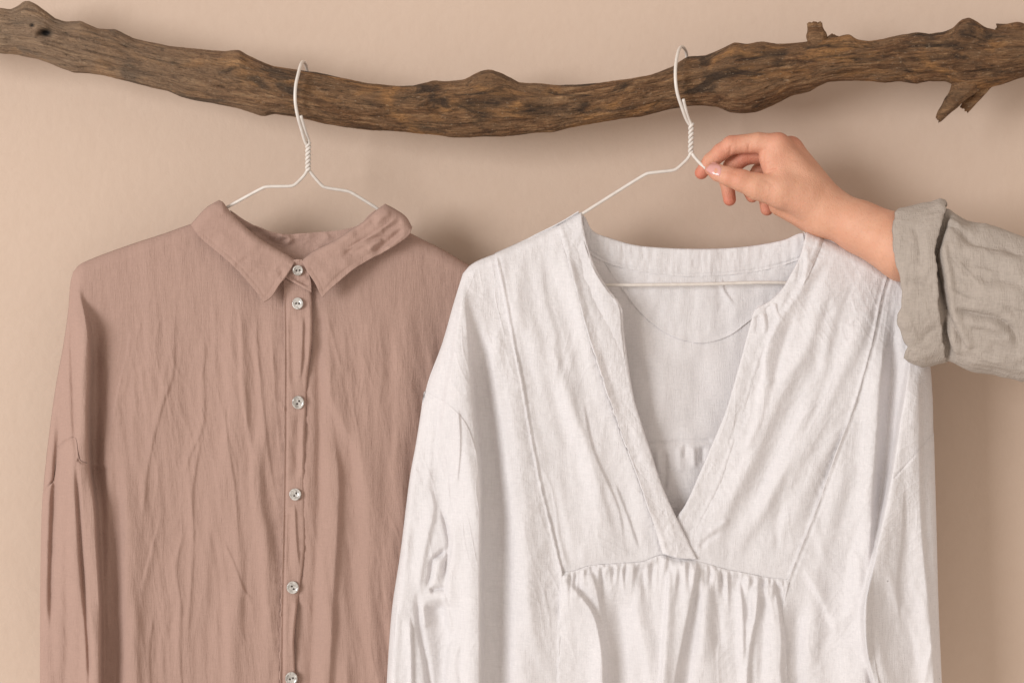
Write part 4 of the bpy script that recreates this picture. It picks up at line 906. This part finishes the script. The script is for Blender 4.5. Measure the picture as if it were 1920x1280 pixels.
# sleeve body
us_ = np.arange(1742, 2080, 1.8)
Us, Vs, Ws, As = ring_tube(us_, [(1742,402),(1772,392),(1782,400),(1815,420),(1850,423),(1885,436),(1920,446),(2080,500)], [(1742,668),(1778,676),(1800,688),(1830,698),(1870,702),(1920,714),(2080,760)],
                       [(1742,74),(1800,84),(1920,92),(2080,100)], [(1742,58),(1920,98),(2080,140)], 300, None)
SLV = [([(1790,430),(1830,455),(1880,462),(1930,485)], 10, -3.2), ([(1768,412),(1800,430),(1835,450)], 8, 3.4, 'L'), ([(1770,420),(1785,424),(1795,430)], 5, -2.5), ([(1800,490),(1860,500),(1890,515)], 8, -2.0), ([(1800,470),(1850,480),(1930,505)], 14, 2.4),
       ([(1786,580),(1830,590),(1870,598),(1895,618),(1912,648)], 7, -5.5), ([(1800,600),(1850,604),(1885,615),(1900,640),(1908,655)], 10, 4.5), ([(1780,595),(1795,625),(1812,655)], 6, -5.5, 'r', dict(t0=.1)), ([(1790,585),(1806,620),(1822,655)], 9, 3.5), ([(1772,605),(1785,640),(1800,665)], 8, 3),
       ([(1800,680),(1850,672),(1930,690)], 12, 2.4), ([(1820,545),(1870,555),(1930,560)], 18, 2.6), ([(1770,450),(1772,500),(1776,560)], 7, 2.6), ([(1850,640),(1890,665),(1930,690)], 9, -2.4), ([(1830,520),(1880,525),(1930,540)], 9, -1.6), ([(1860,660),(1900,672),(1930,668)], 8, 2),
       ([(1776,392),(1768,415),(1758,445),(1754,476),(1764,520),(1768,560),(1775,605),(1772,640),(1777,662),(1782,682)], 9, -17, 'r', dict(t0=.05, t1=.05)), ([(1776,480),(1782,530),(1786,580),(1792,620)], 7, 2.4)]
fr_ = np.clip(np.cos(As) * 2, 0, 1)
ds = strokes(Us, Vs, SLV) * fr_ + 1.4 * fbm(Us / 60, As * 3, 500, 3) + 1.8 * creases(Us, Vs, 70, 30, 120, 505) + 1.2 * creases(Us, Vs, 40, 26, 80, 509) + .7 * creases(Us, Vs, 80, 12, 60, 511) + .6 * creases(Us, Vs, 20, 12, 50, 513)
k_ = ds / (S * 1000)
Vc = (Vs.max(1, keepdims=True) + Vs.min(1, keepdims=True)) / 2
lenr = np.sqrt((Vs - Vc) ** 2 + (Ws - Ws.mean(1, keepdims=True)) ** 2)
fV = (Vs - Vc) / lenr; fW = (Ws - Ws.mean(1, keepdims=True)) / lenr
Vd = Vs + fV * k_; Wd = Ws + fW * k_
o = build("sleeve", hand_to_world(Us, Vd, Wd), grid_faces(len(us_), 300, True)[:, ::-1], M['sleeve'], person)
solidify(o, .0008)
# cuff: outer layer from the free wrist edge to the wavy fold edge, turned in at both
CUF_L = [(392,1684),(400,1679),(430,1676),(470,1678),(500,1682),(520,1689),(545,1693),(575,1690),(590,1684),(610,1685),(635,1694),(650,1703),(660,1697),(672,1697),(682,1712)]
CUF_R = [(376,1772),(392,1773),(415,1768),(440,1758),(475,1749),(500,1755),(540,1757),(570,1758),(600,1762),(640,1766),(660,1770),(682,1776)]
nA = 320; a = np.linspace(0, 2 * math.pi, nA, endpoint=False)[None]
mm = 64; sN = np.linspace(0, 1, mm)[:, None]
# profile: s 0..0.15 inside layer -> wrist edge -> outer layer -> fold edge -> tucks under
q_ = np.interp(sN, [0, .18, .24, .84, .90, 1.0], [.75, .05, .0, 1.0, 1.0, .80])
lay = np.interp(sN, [0, .16, .24, .32, .60, .80, .90, 1.0], [-3, -2.2, -.8, .7, 1.7, 2.4, 2.2, -1.5])
tv = np.interp(q_, [0, .35, .7, .9, 1], [391, 387, 384, 377, 379]); bv_ = np.interp(q_, [0, .25, .5, 1], [676, 684, 682, 674])
v0 = (tv + bv_) / 2 - (bv_ - tv) / 2 * np.sin(a)
uL = np.interp(v0, *np.array(CUF_L, float).T); uR = np.interp(v0, *np.array(CUF_R, float).T)
uL = uL + 2.2 * fbm(np.cos(a) * 5, np.sin(a) * 5, 560, 3); uR = uR + 2.6 * fbm(np.cos(a) * 6, np.sin(a) * 6, 566, 3)
Uc = uL + (uR - uL) * q_
Wc0 = np.interp(q_, [0, 1], [46, 60]); dpt = np.interp(q_, [0, 1], [70, 78])
Wc = Wc0 + dpt * np.sign(np.cos(a)) * np.abs(np.cos(a)) ** .85
CFS = [([(1712,420),(1724,460),(1728,510)], 9, -3.2), ([(1706,410),(1712,440),(1712,470)], 10, 1.4), ([(1742,400),(1738,450),(1736,520)], 11, 2.0), ([(1695,528),(1720,527),(1755,524)], 6, -1.8), ([(1702,535),(1726,540),(1752,538)], 7, 1.4), ([(1728,640),(1745,622),(1760,612)], 6, -1.6), ([(1690,600),(1710,620),(1720,650)], 10, 1.6), ([(1705,655),(1712,664),(1720,668)], 5, -2.0), ([(1765,640),(1745,658),(1720,672)], 9, 2.0)]
fr_ = np.clip(np.cos(a) * 2, 0, 1)
dc = (lay + 1.6 * fbm(Uc / 46, a * 3 + 0 * Uc, 520, 4) + 1.1 * creases(Uc, v0, 20, 22, 70, 526) + .8 * creases(Uc, v0, 70, 16, 60, 529) + strokes(Uc, v0, CFS) * fr_ * (lay > 0)) / (S * 1000)
Vc = (tv + bv_) / 2
ln = np.sqrt((v0 - Vc) ** 2 + (Wc - Wc0) ** 2)
Vd = v0 + (v0 - Vc) / ln * dc * .55; Wd = Wc + (Wc - Wc0) / ln * dc
o = build("cuff", hand_to_world(Uc, Vd, Wd), grid_faces(mm, nA, True)[:, ::-1], M['sleeve'], person)
solidify(o, .0008)
